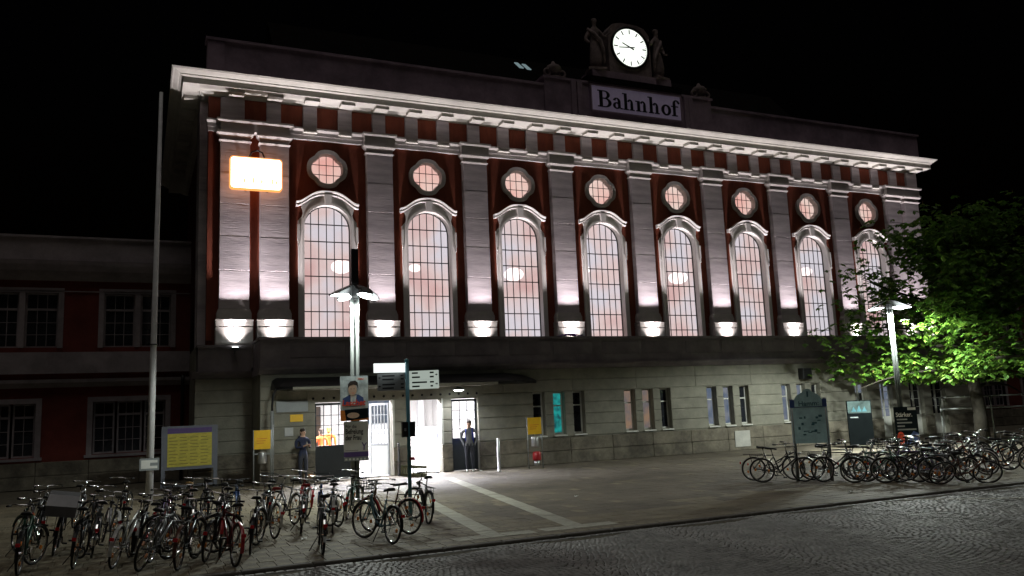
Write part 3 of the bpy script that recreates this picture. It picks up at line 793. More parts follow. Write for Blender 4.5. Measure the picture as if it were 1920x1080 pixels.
# rusticated courses, each block with its own edges
lv = [.98, 1.40, 1.82, 2.25, 2.70, 3.14, 3.56]
for a, b in zip(lv[:-1], lv[1:]):
    for (xa, xb) in segs(PL-.03, PR, a, b, ops):
        n = max(1, round((xb-xa)/3.0)); st = (xb-xa)/n
        for k in range(n):
            MB().bbox(xa+k*st+(.0 if k == 0 else .004), xa+(k+1)*st-(.0 if k == n-1 else .004), YP-.035, YP-.001, a+.012, b-.012, .012).build('stone_course', 'porch_stone', porch)
for (xa, xb) in segs(PL-.05, PR, 0, .95, doors+tall):
    n = max(1, round((xb-xa)/1.9)); st = (xb-xa)/n
    for k in range(n):
        for (z0, z1, pr) in ((.005, .46, .09), (.475, .955, .075)):
            MB().bbox(xa+k*st+.006, xa+(k+1)*st-.006, YP-pr-random.uniform(0, .012), YP-.001, z0, z1, .014).build('plinth_block', 'plinth_stone', porch)
MB().box(PL-.03, PL-.001, YP+.01, -.02, 0, 3.7).build('end_wall', 'porch_stone', porch)
MB().box(PL, PL+.3, YP+.36, -.47, 0, 3.68).build('end_wall_core', 'porch_stone', porch)
# ledge, parapet with sunk panels, coping
MB().prism([(YP-.06, 3.56), (YP-.22, 3.70), (YP-.24, 3.78), (.0-.47, 3.78), (-.47, 3.56)], 'x', PL-.08, PR+.1).build('ledge', 'porch_parapet', porch)
MB().box(PL-.02, PR, YP-.02, YP+.22, 3.782, 4.70).build('parapet', 'porch_parapet', porch)
MB().box(PL-.02, PL+.22, YP+.221, -.47, 3.782, 4.70).build('parapet_return', 'porch_parapet', porch)
MB().box(PL+.221, PR, YP+.221, -.01, 4.20, 4.28).build('porch_roof', 'roof', porch)
MB().box(PL-.07, PR+.05, YP-.07, YP+.27, 4.702, 4.79).build('coping', 'porch_parapet', porch)
MB().box(PL-.07, PL+.27, YP+.271, -.47, 4.702, 4.79).build('coping_return', 'porch_parapet', porch)
MB().box(PL-.04, PR, YP-.05, YP-.021, 3.79, 4.0).build('parapet_base', 'porch_parapet', porch)
pan = rawmesh(MB().bbox(-.86, .86, YP-.035, YP-.021, 4.10, 4.60, .008), 'parapet_panel', 'porch_parapet')
for c in [2+4*i for i in range(8)]:
    for d in (-.92, .92): inst('parapet_panel', pan, porch, (c+d-16, 1.2, 0))
# lintel band over the doors with a row of small bosses
MB().box(.75, 7.1, YP-.075, YP-.036, 2.60, 2.98).build('door_lintel', 'porch_stone', porch)
bz = rawmesh(MB().lathe([(.035, -.05), (.045, -.02), (.035, 0)], (0, 0, 0), 8, 'y'), 'boss', 'dark_metal')
for k in range(18): inst('boss', bz, porch, (.95+.345*k-16, YP-.076+1.2, 2.72))
# deep-set windows
pane_w = ['warm_glow', 'teal_glow', 'night_glass', 'warm_glow', 'warm_glow', 'warm_glow', 'blue_glow', 'blue_glow', 'night_glass', 'blue_glow', 'blue_glow', 'night_glass']
pane_w[0] = 'night_glass'; pane_w[5] = 'night_glass'
for k, o in enumerate(wins):
    f = MB(); x0, x1, z0, z1 = o; yg = YP+.22
    f.box(x0, x0+.05, yg, yg+.05, z0, z1); f.box(x1-.05, x1, yg, yg+.05, z0, z1); f.box(x0+.05, x1-.05, yg, yg+.05, z0, z0+.06); f.box(x0+.05, x1-.05, yg, yg+.05, z1-.06, z1); f.box(x0+.05, x1-.05, yg+.002, yg+.046, z0+1.05, z0+1.10)
    w_ = f.build('window', 'door_white', porch)
    MB().box(x0+.05, x1-.05, yg+.03, yg+.036, z0+.06, z0+1.05).build('pane', pane_w[k], w_)
    MB().box(x0+.05, x1-.05, yg+.03, yg+.036, z0+1.10, z1-.06).build('pane', pane_w[k], w_)
    MB().prism([(YP-.10, z0-.07), (YP+.22, z0-.03), (YP+.22, z0+.0), (YP-.10, z0-.03)], 'x', x0-.02, x1+.02).build('sill', 'door_white', w_)
# tall doors at the far end
for k, o in enumerate(tall):
    x0, x1, z0, z1 = o; yg = YP+.20; lit = ['blue_glow', 'blue_glow', 'night_glass', 'night_glass'][k]
    f = MB().box(x0, x0+.06, yg, yg+.06, z0, z1).box(x1-.06, x1, yg, yg+.06, z0, z1).box(x0+.06, x1-.06, yg, yg+.06, z1-.07, z1).box((x0+x1)/2-.05, (x0+x1)/2+.05, yg-.01, yg+.06, z0, z1-.07)
    d = f.build('double_door', 'door_white', porch)
    for (a, b) in ((x0+.06, (x0+x1)/2-.05), ((x0+x1)/2+.05, x1-.06)):
        MB().box(a, b, yg+.01, yg+.05, z0, 1.02).build('lower_panel', 'door_white', d)
        nn = 4
        for r_ in range(nn):
            za = 1.03+(z1-.07-1.03)*r_/nn; zb = 1.03+(z1-.07-1.03)*(r_+1)/nn
            MB().box(a, b, yg+.03, yg+.036, za+.012, zb-.012).build('pane', lit if not (k == 0 and r_ < 3) else 'night_glass', d)
            MB().box(a, b, yg+.012, yg+.045, za-.011, za+.011).build('glazing_bar', 'door_white', d)
# entrance: left leaf with window, open leaf, right leaf
def leaf(x0, x1, z1, cols, rows, zl, name='door'):
    yg = YP+.12
    f = MB().box(x0, x0+.07, yg, yg+.06, 0, z1).box(x1-.07, x1, yg, yg+.06, 0, z1).box(x0+.07, x1-.07, yg, yg+.06, z1-.08, z1).box(x0+.07, x1-.07, yg-.004, yg+.064, zl-.05, zl+.03)
    d = f.build(name, 'door_dark', porch)
    MB().box(x0+.07, x1-.07, yg+.01, yg+.05, .02, zl-.05).build('lower_panel', 'door_dark', d)
    for a in range(1, cols): xx_ = x0+.07+(x1-x0-.14)*a/cols; MB().box(xx_-.012, xx_+.012, yg+.01, yg+.05, zl+.03, z1-.08).build('glazing_bar', 'door_dark', d)
    for b in range(1, rows): zz = zl+.03+(z1-.08-zl-.03)*b/rows; MB().box(x0+.07, x1-.07, yg+.012, yg+.048, zz-.011, zz+.011).build('glazing_bar', 'door_dark', d)
    for a in range(cols):
        for b in range(rows):
            xa = x0+.07+(x1-x0-.14)*a/cols; xb = x0+.07+(x1-x0-.14)*(a+1)/cols; za = zl+.03+(z1-.08-zl-.03)*b/rows; zb = zl+.03+(z1-.08-zl-.03)*(b+1)/rows
            MB().box(xa+.013, xb-.013, yg+.027, yg+.033, za+.012, zb-.012).build('pane', 'door_pane', d)
    return d
leaf(1.02, 2.42, 2.56, 5, 4, 1.12); leaf(5.86, 6.87, 2.53, 3, 4, 1.12)
MB().box(2.40, 2.50, YP+.06, YP+.22, 0, 2.57).build('door_post', 'door_dark', porch)
def open_leaf(hx, hy, ang, wdt):
    ca, sa = math.cos(ang), math.sin(ang)
    d = MB()
    def bx(m_, a, b, z0, z1, t0=-.025, t1=.025):
        V = []
        for z in (z0, z1):
            for (p, q) in ((a, t0), (b, t0), (b, t1), (a, t1)): V.append((hx+p*ca-q*sa, hy+p*sa+q*ca, z))
        m_.add(V, [(0,3,2,1),(4,5,6,7),(0,1,5,4),(1,2,6,5),(2,3,7,6),(3,0,4,7)])
    bx(d, 0, .08, .02, 2.50); bx(d, wdt-.08, wdt, .02, 2.50); bx(d, .08, wdt-.08, 2.42, 2.50); bx(d, .08, wdt-.08, 1.03, 1.11)
    o = d.build('door', 'sign_grey', porch)
    pnl = MB(); bx(pnl, .08, wdt-.08, .03, 1.03, -.018, .018); pnl.build('lower_panel', 'sign_white', o)
    for k in range(1, 5):
        q = .08+(wdt-.16)*k/5; b_ = MB(); bx(b_, q-.014, q+.014, 1.11, 2.42, -.015, .015); b_.build('glazing_bar', 'sign_grey', o)
    for k in range(1, 4):
        zz = 1.11+1.31*k/4; b_ = MB(); bx(b_, .08, wdt-.08, zz-.012, zz+.012, -.013, .013); b_.build('glazing_bar', 'sign_grey', o)
open_leaf(3.62, YP+.2, R(118), .98); open_leaf(4.36, YP+.2, R(88), .95)
for (a, b) in ((3.68, 4.32), (5.46, 5.85)):
    MB().box(a+.005, a+.07, YP-.05, YP-.0355, 0.0, 2.58).build('door_jamb', 'door_white', porch)
# inside: floor, walls, steps, ceiling lights
ent = empty('entrance_lobby', (4, 3, 0), 'bright white lobby with stairs behind the open station doors', 'room')
MB().box(-.3, 9, YP+.36, 9, -.012, .012).build('floor', 'marble', ent)
MB().box(-.35, -.3, YP+.36, 9, 0, 3.5).build('lobby_wall', 'interior_white', ent)
MB().box(9, 9.05, YP+.36, 9, 0, 3.5).build('lobby_wall', 'interior_white', ent)
MB().box(-.3, 9, 9.0, 9.05, 0, 4.0).build('lobby_wall', 'interior_white', ent)
MB().box(-.3, 9, YP+.36, 9, 3.45, 3.5).build('ceiling', 'interior_white', ent)
for k in range(9):
    MB().box(4.6, 8.9, 4.4+.32*k, 8.9, .012+.16*k, .012+.16*(k+1)-.03).build('step', 'marble', ent)
    MB().box(4.6, 8.9, 4.37+.32*k, 8.9, .012+.16*(k+1)-.03, .012+.16*(k+1)).build('step_tread', 'sign_grey' if False else 'marble', ent)
for x in (5.4, 6.9, 8.2): MB().box(x-.14, x+.14, 8.3, 8.6, 1.45, 3.45).build('pillar', 'marble', ent)
MB().box(5.5, 6.8, 8.8, 8.98, 1.7, 2.9).build('shop_window', 'blue_glow', ent)
MB().box(.2, 3.4, 8.6, 8.98, .6, 2.6).build('shop_window', 'warm_glow', ent)
for (x, y_) in ((2, 0), (5.2, 0), (2, 4), (6, 4)):
    MB().box(x-.9, x+.9, y_-.15, y_+.15, 3.38, 3.44).build('ceiling_light', 'ceiling_lens', ent)
    area('lobby_light', (x, y_, 3.36), 640, 1.8, .5, None, (1, .98, 1.), ent)
area('lobby_light', (4.2, -.5, 3.3), 2600, 5.0, .6, (4.2, -5.2, 0), (.88, .88, 1.), ent)  # added area light without a fixture, throws light out through the doors

# left part of the ground floor wall (below the first pilaster pair)
lw = empty('hall_base', (-1.5, 0, 0), 'plain pale stone base wall under the leftmost pilasters beside the porch', 'wall')
MB().box(XL-.35, PL-.031, -.44, .3, 0, 3.58).build('wall', 'porch_stone', lw)
for a, b in zip(lv[:-1], lv[1:]): MB().bbox(XL-.38, PL-.034, -.475, -.441, a+.012, b-.012, .012).build('stone_course', 'porch_stone', lw)
for k, (z0, z1) in enumerate(((.005, .46), (.475, .955))): MB().bbox(XL-.42, PL-.034, -.53, -.441, z0, z1, .014).build('plinth_block', 'plinth_stone', lw)
MB().prism([(-.48, 3.56), (-.62, 3.70), (-.64, 3.78), (.3, 3.78), (.3, 3.56)], 'x', XL-.5, PL-.085).build('ledge', 'porch_parapet', lw)
MB().box(XL-.3, PL-.075, -.50, .3, 3.782, 4.62).build('parapet', 'porch_parapet', lw)
MB().box(XL-.34, PL-.076, -.54, .3, 4.622, 4.70).build('coping', 'porch_parapet', lw)
MB().box(XL-.35, XL-.01, .31, 3.45, 0, 4.7).build('side_wall', 'porch_stone', lw)
for y_ in (.5, 1.4): MB().box(XL-.28, XL-.005, y_, y_+.62, 4.71, 13.8).build('side_pilaster', 'shaft_render', lw)

# ================================================================== CANOPY over the doors
cn = empty('door_canopy', (4, YP, 3), 'dark shallow canopy with pale edge above the station doors', 'canopy')
def cs(x, k):   # section at x, k = how far it sticks out (0..1)
    d = 1.15*k+.02; return [(x, YP-.038, 3.02), (x, YP-.04-d, 3.02), (x, YP-.06-d, 3.10), (x, YP-.04-d*.95, 3.13), (x, YP-.038, 3.13+.30*min(1, k*1.4))]
sec = [cs(-.42, .05), cs(-.38, .5), cs(-.25, .8), cs(.1, 1), cs(7.3, 1), cs(8.0, .85), cs(8.7, .5), cs(9.15, .15), cs(9.25, .02)]
mb = MB(); V = [p for s_ in sec for p in s_]; F = []
for i in range(len(sec)-1):
    for k in range(5): F.append((i*5+k, i*5+(k+1) % 5, (i+1)*5+(k+1) % 5, (i+1)*5+k))
mb.add(V, F+[(0, 1, 2, 3, 4), tuple(range(len(V)-5, len(V)))]); mb.build('canopy_roof', 'dark_metal', cn)
mb = MB(); mb.box(.1, 7.2, YP-1.235, YP-1.215, 3.0, 3.075); mb.build('edge_strip', 'porch_stone', cn)
mb = MB().box(.1, 7.2, YP-1.16, YP-.05, 2.985, 3.012); mb.build('soffit', 'porch_stone', cn)
mb = MB(); mb.tube([(-.34, YP-.75, 3.05), (-.44, YP-.75, 2.85), (-.47, YP-.75, 2.5), (-.47, YP-.75, 2.35)], .035, 8); mb.build('bracket', 'dark_metal', cn, True)
mb = MB(); mb.tube([(-.47, YP-.75, 0), (-.47, YP-.75, 2.36)], .055, 10); mb.build('post', 'galvanised', cn, True)
dl = empty('ceiling_lamp', (5.9, YP-.7, 2.85), 'round shaded lamp glowing under the door canopy', 'lamp')
MB().lathe([(.05, .13), (.09, .10), (.22, .03), (.23, 0), (.21, 0)], (5.9, YP-.7, 2.84), 20).build('shade', 'galvanised', dl, True)
MB().lathe([(.18, .0), (.12, -.035)], (5.9, YP-.7, 2.838), 16).build('bulb', 'lamp_lens', dl, True)
spot('canopy_light', (5.9, YP-.7, 2.78), 130, 150, .6, None, (.93, .96, 1.), .1, dl)

# ================================================================== WINGS
def wing(x0, x1, YW, name, label, upper, lower, ax, lit=()):
    W = empty(name, ((x0+x1)/2, YW+3, 0), label, 'building')
    opn = [(c-1.15, c+1.15, 5.0, 7.0) for c in upper]+[(c-1.22, c+1.22, 1.12, 3.0) for c in lower]
    mb = MB(); grid_wall(mb, x0, x1, .9, 7.7, opn, YW, YW+.3); mb.build('wall', 'red_plaster_dark', W)
    MB().box(x0, x1, YW+5.7, YW+6, 0, 8.4).build('rear_wall', 'red_plaster_dark', W)
    MB().box(x0, x1, YW+.31, YW+5.69, 8.1, 8.3).build('flat_roof', 'roof', W)
    n = max(2, int((x1-x0)/1.6)); st = (x1-x0)/n
    for k in range(n):
        for (z0, z1) in ((.005, .45), (.462, .93)): MB().bbox(x0+k*st+.006, x0+(k+1)*st-.006, YW-.10, YW+.28, z0, z1, .015).build('plinth_block', 'plinth_stone', W)
    MB().prism([(YW-.02, 7.45), (YW-.10, 7.62), (YW-.30, 7.78), (YW-.36, 8.0), (YW-.38, 8.14), (YW+.3, 8.14), (YW+.3, 7.45)], 'x', x0, x1).build('cornice', 'wing_trim', W)
    MB().box(x0, x1, YW-.1, YW+.2, 8.20, 9.02).build('attic', 'wing_trim', W)
    MB().box(x0, x1, YW-.18, YW+.25, 9.022, 9.1).build('attic_coping', 'wing_trim', W)
    MB().box(x0, x1, YW-.05, YW-.001, 7.04, 7.08).build('string_moulding', 'wing_trim', W)
    MB().box(x0, x1, YW-.16, YW-.001, 4.05, 4.82).build('parapet_band', 'wing_trim', W)
    MB().prism([(YW-.02, 3.55), (YW-.22, 3.72), (YW-.24, 3.84), (YW-.001, 3.84), (YW-.001, 3.55)], 'x', x0, x1).build('ledge', 'wing_trim', W)
    for k, o in enumerate(opn):
        xa, xb, z0, z1 = o; c = (xa+xb)/2; yg = YW+.14
        f = MB().box(xa-.18, xa, YW-.05, YW+.16, z0-.02, z1+.18).box(xb, xb+.18, YW-.05, YW+.16, z0-.02, z1+.18).box(xa, xb, YW-.05, YW+.16, z1, z1+.18)
        wn = f.build('window', 'wing_trim', W)
        if z0 < 4: MB().box(xa-.24, xb+.24, YW-.12, YW+.12, z0-.12, z0-.021).build('sill', 'wing_trim', wn)
        cas = [(xa, c-.10), (c+.10, xb)] if z0 > 4 else [(xa+.02, xa+.72), (xa+.80, xb-.80), (xb-.72, xb-.02)]
        if z0 > 4: MB().box(c-.099, c+.099, YW-.03, YW+.16, z0, z1).build('mullion', 'wing_trim', wn)
        for (a, b) in cas:
            fr_ = MB().box(a, a+.06, yg, yg+.06, z0, z1).box(b-.06, b, yg, yg+.06, z0, z1).box(a+.06, b-.06, yg, yg+.06, z0, z0+.06).box(a+.06, b-.06, yg, yg+.06, z1-.06, z1).box(a+.06, b-.06, yg-.01, yg+.062, z0+1.36, z0+1.44)
            cc = 3 if z0 > 4 else 2 if b-a < .75 else 3
            for q in range(1, cc): xx_ = a+.06+(b-a-.12)*q/cc; fr_.box(xx_-.012, xx_+.012, yg+.012, yg+.05, z0+.06, z1-.06)
            for q in (.48, .92): fr_.box(a+.06, b-.06, yg+.014, yg+.048, z0+q-.011, z0+q+.011)
            fr_.build('casement', 'wing_trim', wn)
            MB().box(a+.06, b-.06, yg+.03, yg+.036, z0+.06, z1-.06).build('pane', 'warm_glow' if k in lit else 'night_glass', wn)
    return W
wing(-26, XL-.36, 3.5, 'station_wing', 'dark red two storey wing left of the hall with grey trimmed windows', [-12.3, -8.25, -4.45], [-13.0, -8.9, -4.65], 0)
wing(34.2, 62, 1.5, 'station_wing', 'dark wing beyond the hall, half hidden behind the chestnut tree', [38, 42, 46], [36.6, 40, 44], 0, (3,))
# drainpipe in the corner of wing and hall base
mb = MB().tube([(-2.85, 3.35, 0), (-2.85, 3.35, 3.3), (-2.85, 3.2, 3.5), (-2.85, 3.2, 3.9)], .06, 8)
mb.build('drainpipe', 'dark_metal', None, True, loc=(-2.85, 3.35, 0), label='dark drainpipe in the corner between wing and hall', cat='pipe')
# ================================================================== FIGURES
def skin_mesh(joints, edges, root=0, sub=1):
    """joints: list of (x,y,z,rx[,ry]); returns an evaluated mesh with one continuous skin"""
    me = bpy.data.meshes.new('f'); me.from_pydata([j[:3] for j in joints], edges, [])
    o = bpy.data.objects.new('f', me); col.objects.link(o)
    m_ = o.modifiers.new('s', 'SKIN'); m_.use_smooth_shade = True; m_.branch_smoothing = .6
    lay = me.skin_vertices[0].data
    for i, j in enumerate(joints): lay[i].radius = (j[3], j[4] if len(j) > 4 else j[3]); lay[i].use_root = (i == root)
    s_ = o.modifiers.new('u', 'SUBSURF'); s_.levels = sub; s_.render_levels = sub
    dg = bpy.context.evaluated_depsgraph_get(); r_ = bpy.data.meshes.new_from_object(o.evaluated_get(dg))
    bpy.data.objects.remove(o); bpy.data.meshes.remove(me)
    return r_
def arm(J, E, sh, s_, el, wr, fdir):
    """upper arm, forearm, palm, four fingers and a thumb"""
    a = len(J)
    J += [(sh[0]+.07*s_, sh[1], sh[2]-.04, .062), (*el, .048), (*wr, .033)]
    E += [(sh[3], a), (a, a+1), (a+1, a+2)]
    d = Vector(fdir).normalized(); pc = Vector(wr)+d*.06; J.append((*pc, .036, .02)); E.append((a+2, a+3))
    side = Vector((0, -1, 0)) if abs(d.y) < .7 else Vector((s_, 0, 0))
    for k, l in enumerate((.075, .085, .08, .062)):
        b = len(J); off = side*(.03-.02*k); p1 = pc+d*.05+off; p2 = p1+d*l*.6+Vector((-.012*s_, -.008, 0)); J += [(*p1, .010), (*p2, .008)]; E += [(a+3, b), (b, b+1)]
    b = len(J); p1 = Vector(wr)+d*.035+side*.04; p2 = p1+d*.045+side*.015; J += [(*p1, .011), (*p2, .009)]; E += [(a+3, b), (b, b+1)]
def person(loc, head, label, tops, legs_m, hair_m, shoe_m='black_paint', arms='down', stride=0., h=1.75, hood=None, bag=None, tilt=0.):
    P = empty('person', loc, label, 'person', None, (0, 0, head)); P.scale = (h/1.75,)*3
    OFF[P] = Vector((0, 0, 0))
    J = [(0, 0, .97, .135, .11), (0, -.005, 1.12, .128, .10), (0, 0, 1.30, .15, .105), (0, .01, 1.43, .12, .085), (0, .0, 1.52, .058), (0, -.02, 1.585, .075, .085), (0, -.025, 1.67, .08, .098), (0, -.02, 1.73, .05, .062)]
    E = [(0, 1), (1, 2), (2, 3), (3, 4), (4, 5), (5, 6), (6, 7)]
    for s_ in (-1, 1):
        k = len(J); f_ = stride*s_
        J += [(.095*s_, 0, .86, .095, .10), (.10*s_, -.02-f_*.55, .50, .066), (.10*s_, .02-f_, .11, .045), (.105*s_, -.02-f_, .045, .042, .035), (.115*s_, -.13-f_, .035, .04, .028)]
        E += [(0, k), (k, k+1), (k+1, k+2), (k+2, k+3), (k+3, k+4)]
        k = len(J); J.append((.165*s_, .01, 1.42, .07)); E.append((3, k))
        sh = (.165*s_, .01, 1.42, k)
        if arms == 'phone': arm(J, E, sh, s_, (.25*s_, -.02, 1.15), (.09*s_, -.25, 1.20), (-.3*s_, -.7, .35))
        elif arms == 'pockets': arm(J, E, sh, s_, (.29*s_, .05, 1.15), (.20*s_, -.06, .95), (-.2*s_, -.2, -.9))
        else: arm(J, E, sh, s_, (.25*s_, .03, 1.14), (.26*s_, -.03-.1*s_*stride*2, .90), (0, -.15, -1))
    me = skin_mesh(J, E); me.name = 'body'
    mats_ = [shoe_m, legs_m, tops, 'skin']
    for n_ in mats_: me.materials.append(MATS[n_])
    idx = []
    for p in me.polygons:
        c = p.center
        hand_ = (abs(c.x) > .2 and c.z < .885 and arms == 'down') or (arms == 'phone' and c.y < -.235) 
        idx.append(3 if (c.z > 1.50 or hand_) else 2 if c.z > .93 or (abs(c.x) > .195 and c.z > .8) else 1 if c.z > .085 else 0)
    me.polygons.foreach_set('material_index', idx)
    b = bpy.data.objects.new('body', me); col.objects.link(b); b.parent = P
    hm_ = MB(); hm_.ell((0, .005, 1.70), .088, .108, .082, 14, 10); hm_.ell((0, .05, 1.62), .075, .055, .09, 10, 8)
    hm_.build('hair', hair_m, P, True)
    fc = MB().ell((0, -.128, 1.635), .013, .022, .022, 8, 6); fc.build('nose', 'skin', P, True)
    for s_ in (-1, 1):
        MB().ell((.03*s_, -.112, 1.66), .011, .007, .007, 8, 6).build('eye', 'letter_black', P)
        MB().ell((.083*s_, -.01, 1.645), .012, .02, .032, 8, 6).build('ear', 'skin', P, True)
    MB().ell((0, -.115, 1.585), .024, .008, .006, 8, 6).build('mouth', 'red_plaster', P)
    if bag:
        mb = MB(); mb.prism([(-.14, .98), (.14, .98), (.15, 1.30), (.10, 1.42), (-.10, 1.42), (-.15, 1.30)], 'y', .10, .26); mb.build('backpack', bag, P)
        for s_ in (-1, 1): MB().tube([(.10*s_, .12, 1.43), (.11*s_, -.02, 1.49), (.115*s_, -.13, 1.33), (.12*s_, -.10, 1.12), (.12*s_, .12, 1.02)], .017, 6).build('strap', bag, P)
    if hood:
        MB().ell((0, .09, 1.47), .12, .07, .08, 12, 8).build('hood', hood, P, True)
    return P
person((.52, -2.95, 0), R(20), 'person in dark navy jacket standing left of the entrance doors', 'navy', 'trousers', 'hair', arms='phone', h=1.74, hood='navy')
person((6.22, -3.15, 0), R(-25), 'person in grey clothes with blue backpack standing right of the doors', 'grey_cloth', 'trousers', 'hair', 'sign_white', arms='pockets', h=1.76, bag='blue_cloth')
person((6.25, -.2, 0.012), R(100), 'dark clothed person walking inside at the right edge of the open door', 'navy', 'trousers', 'hair', arms='down', stride=.16, h=1.74)
person((2.2, 1.1, .012), R(170), 'person in orange safety vest seen from behind through the door panes', 'orange_vest', 'navy', 'tan_saddle', arms='down', h=1.70)
person((1.55, 1.9, .012), R(60), 'person in dark jacket and pale trousers inside behind the door panes', 'navy', 'yellow_vest', 'tan_saddle', arms='down', h=1.78)
person((1.75, .3, .012), R(200), 'second person in orange safety vest close behind the left door panes', 'orange_vest', 'trousers', 'hair', arms='pockets', h=1.66)

# stone figures beside the clock
def statue(loc, s_, label):
    S = empty('statue', loc, label, 'statue', 'stone figures beside the clock', (0, 0, -.25*s_)); OFF[S] = Vector((0, 0, 0))
    J = [(0, 0, .10, .36, .30), (0, -.02, .55, .33, .27), (.03*s_, -.02, 1.05, .30, .23), (.02*s_, 0, 1.38, .235, .17), (0, 0, 1.78, .27, .18), (0, .0, 2.0, .17, .13), (0, -.02, 2.16, .085), (.02*s_, -.04, 2.28, .115, .13), (.02*s_, -.04, 2.42, .12, .14), (.02*s_, -.02, 2.52, .07, .08)]
    E = [(i, i+1) for i in range(9)]
    for q, (e, w_) in ((s_, ((.46*s_, -.06, 1.60), (.62*s_, -.10, 1.78))), (-s_, ((-.42*s_, -.02, 1.52), (-.30*s_, -.22, 1.28)))):
        k = len(J); J += [(.24*q, 0, 1.92, .115), (*e, .085), (*w_, .055), (w_[0]+.05*q, w_[1]-.05, w_[2]+.02, .05, .035)]; E += [(5, k), (k, k+1), (k+1, k+2), (k+2, k+3)]
        for f_ in range(4):
            b = len(J); J.append((w_[0]+.11*q, w_[1]-.10+.03*f_, w_[2]+.01, .016)); E.append((k+3, b))
    me = skin_mesh(J, E); me.name = 'body'
    for v in me.vertices:      # carved drapery folds
        if v.co.z < 1.9:
            a = math.atan2(v.co.y, v.co.x); f_ = 1+.07*math.sin(9*a+2.5*v.co.z)*min(1, (1.9-v.co.z)); v.co.x *= f_; v.co.y *= f_
    me.materials.append(MATS['statue_stone']); b = bpy.data.objects.new('body', me); col.objects.link(b); b.parent = S
    MB().box(-.42, .42, -.34, .34, 0, .10).build('plinth', 'statue_stone', S)
    MB().ell((.02*s_, .0, 2.44), .14, .15, .11, 12, 8).build('hair', 'statue_stone', S, True)
    sh = MB(); sh.tube([(-.30*s_, -.02, 2.02), (-.05*s_, -.22, 1.72), (.22*s_, -.25, 1.35), (.34*s_, -.18, .95), (.36*s_, -.12, .35)], [.07, .08, .09, .085, .07], 8); sh.build('sash', 'statue_stone', S, True)
statue((14.1, -.15, 16.955), 1, 'robed stone figure standing left of the clock')
statue((17.45, -.15, 16.955), -1, 'robed stone figure leaning on the right side of the clock')
for x, lb in ((12.0, 'small carved stone finial on the attic left of the sign'), (19.85, 'small carved stone finial on the attic right of the sign')):
    fn = empty('finial', (x, 0, 16.36), lb, 'finial', 'finials on the attic')
    MB().lathe([(.30, 0), (.32, .08), (.16, .14), (.14, .2), (.30, .36), (.36, .5), (.28, .62), (.12, .70), (.05, .84)], (x, 0, 16.362), 14).build('urn', 'statue_stone', fn, True)
    MB().ring((x-.36, -.1, 16.62), .15, .06, 'y', 14, 6).build('scroll', 'statue_stone', fn, True)
    MB().ring((x+.36, -.1, 16.62), .15, .06, 'y', 14, 6).build('scroll', 'statue_stone', fn, True)

# ================================================================== GLOWING SIGN on the corner
gs = empty('illuminated_sign', (-.72, -.55, 10.85), 'overexposed white box sign with orange rim across the two left pilasters', 'sign')
def rr(x0, x1, z0, z1, r, n=5):
    P = []
    for (cx, cz, a) in ((x1-r, z0+r, -PI/2), (x1-r, z1-r, 0), (x0+r, z1-r, PI/2), (x0+r, z0+r, PI)):
        for k in range(n+1): t = a+PI/2*k/n; P.append((cx+r*math.cos(t), cz+r*math.sin(t)))
    return P
SX0, SX1, SZ0, SZ1 = -1.60, .22, 10.22, 11.42
MB().prism(rr(SX0, SX1, SZ0, SZ1, .12), 'y', -.80, -.62).build('case', 'sign_rim', gs)
MB().prism(rr(SX0+.045, SX1-.045, SZ0+.045, SZ1-.045, .10), 'y', -.812, -.801).build('face', 'sign_glow', gs)
for k, x in enumerate((-1.10, -.78, -.50, -.12, .0)):
    MB().prism(rr(x-.035, x+.035, 10.46, 10.60+.06*(k % 2), .02, 2), 'y', -.816, -.813).build('faded_mark', 'faded_glow', gs)
for x in (-1.0, -.25): MB().box(x-.04, x+.04, -.62, -.26, 10.3, 10.36).build('bracket', 'dark_metal', gs)
mb = MB(); mb.tube([(-.95, -.5, 11.42), (-.82, -.55, 11.69), (-.62, -.55, 11.76), (-.45, -.55, 11.69), (-.34, -.5, 11.42)], .03, 6); mb.build('hanger', 'dark_metal', gs, True)

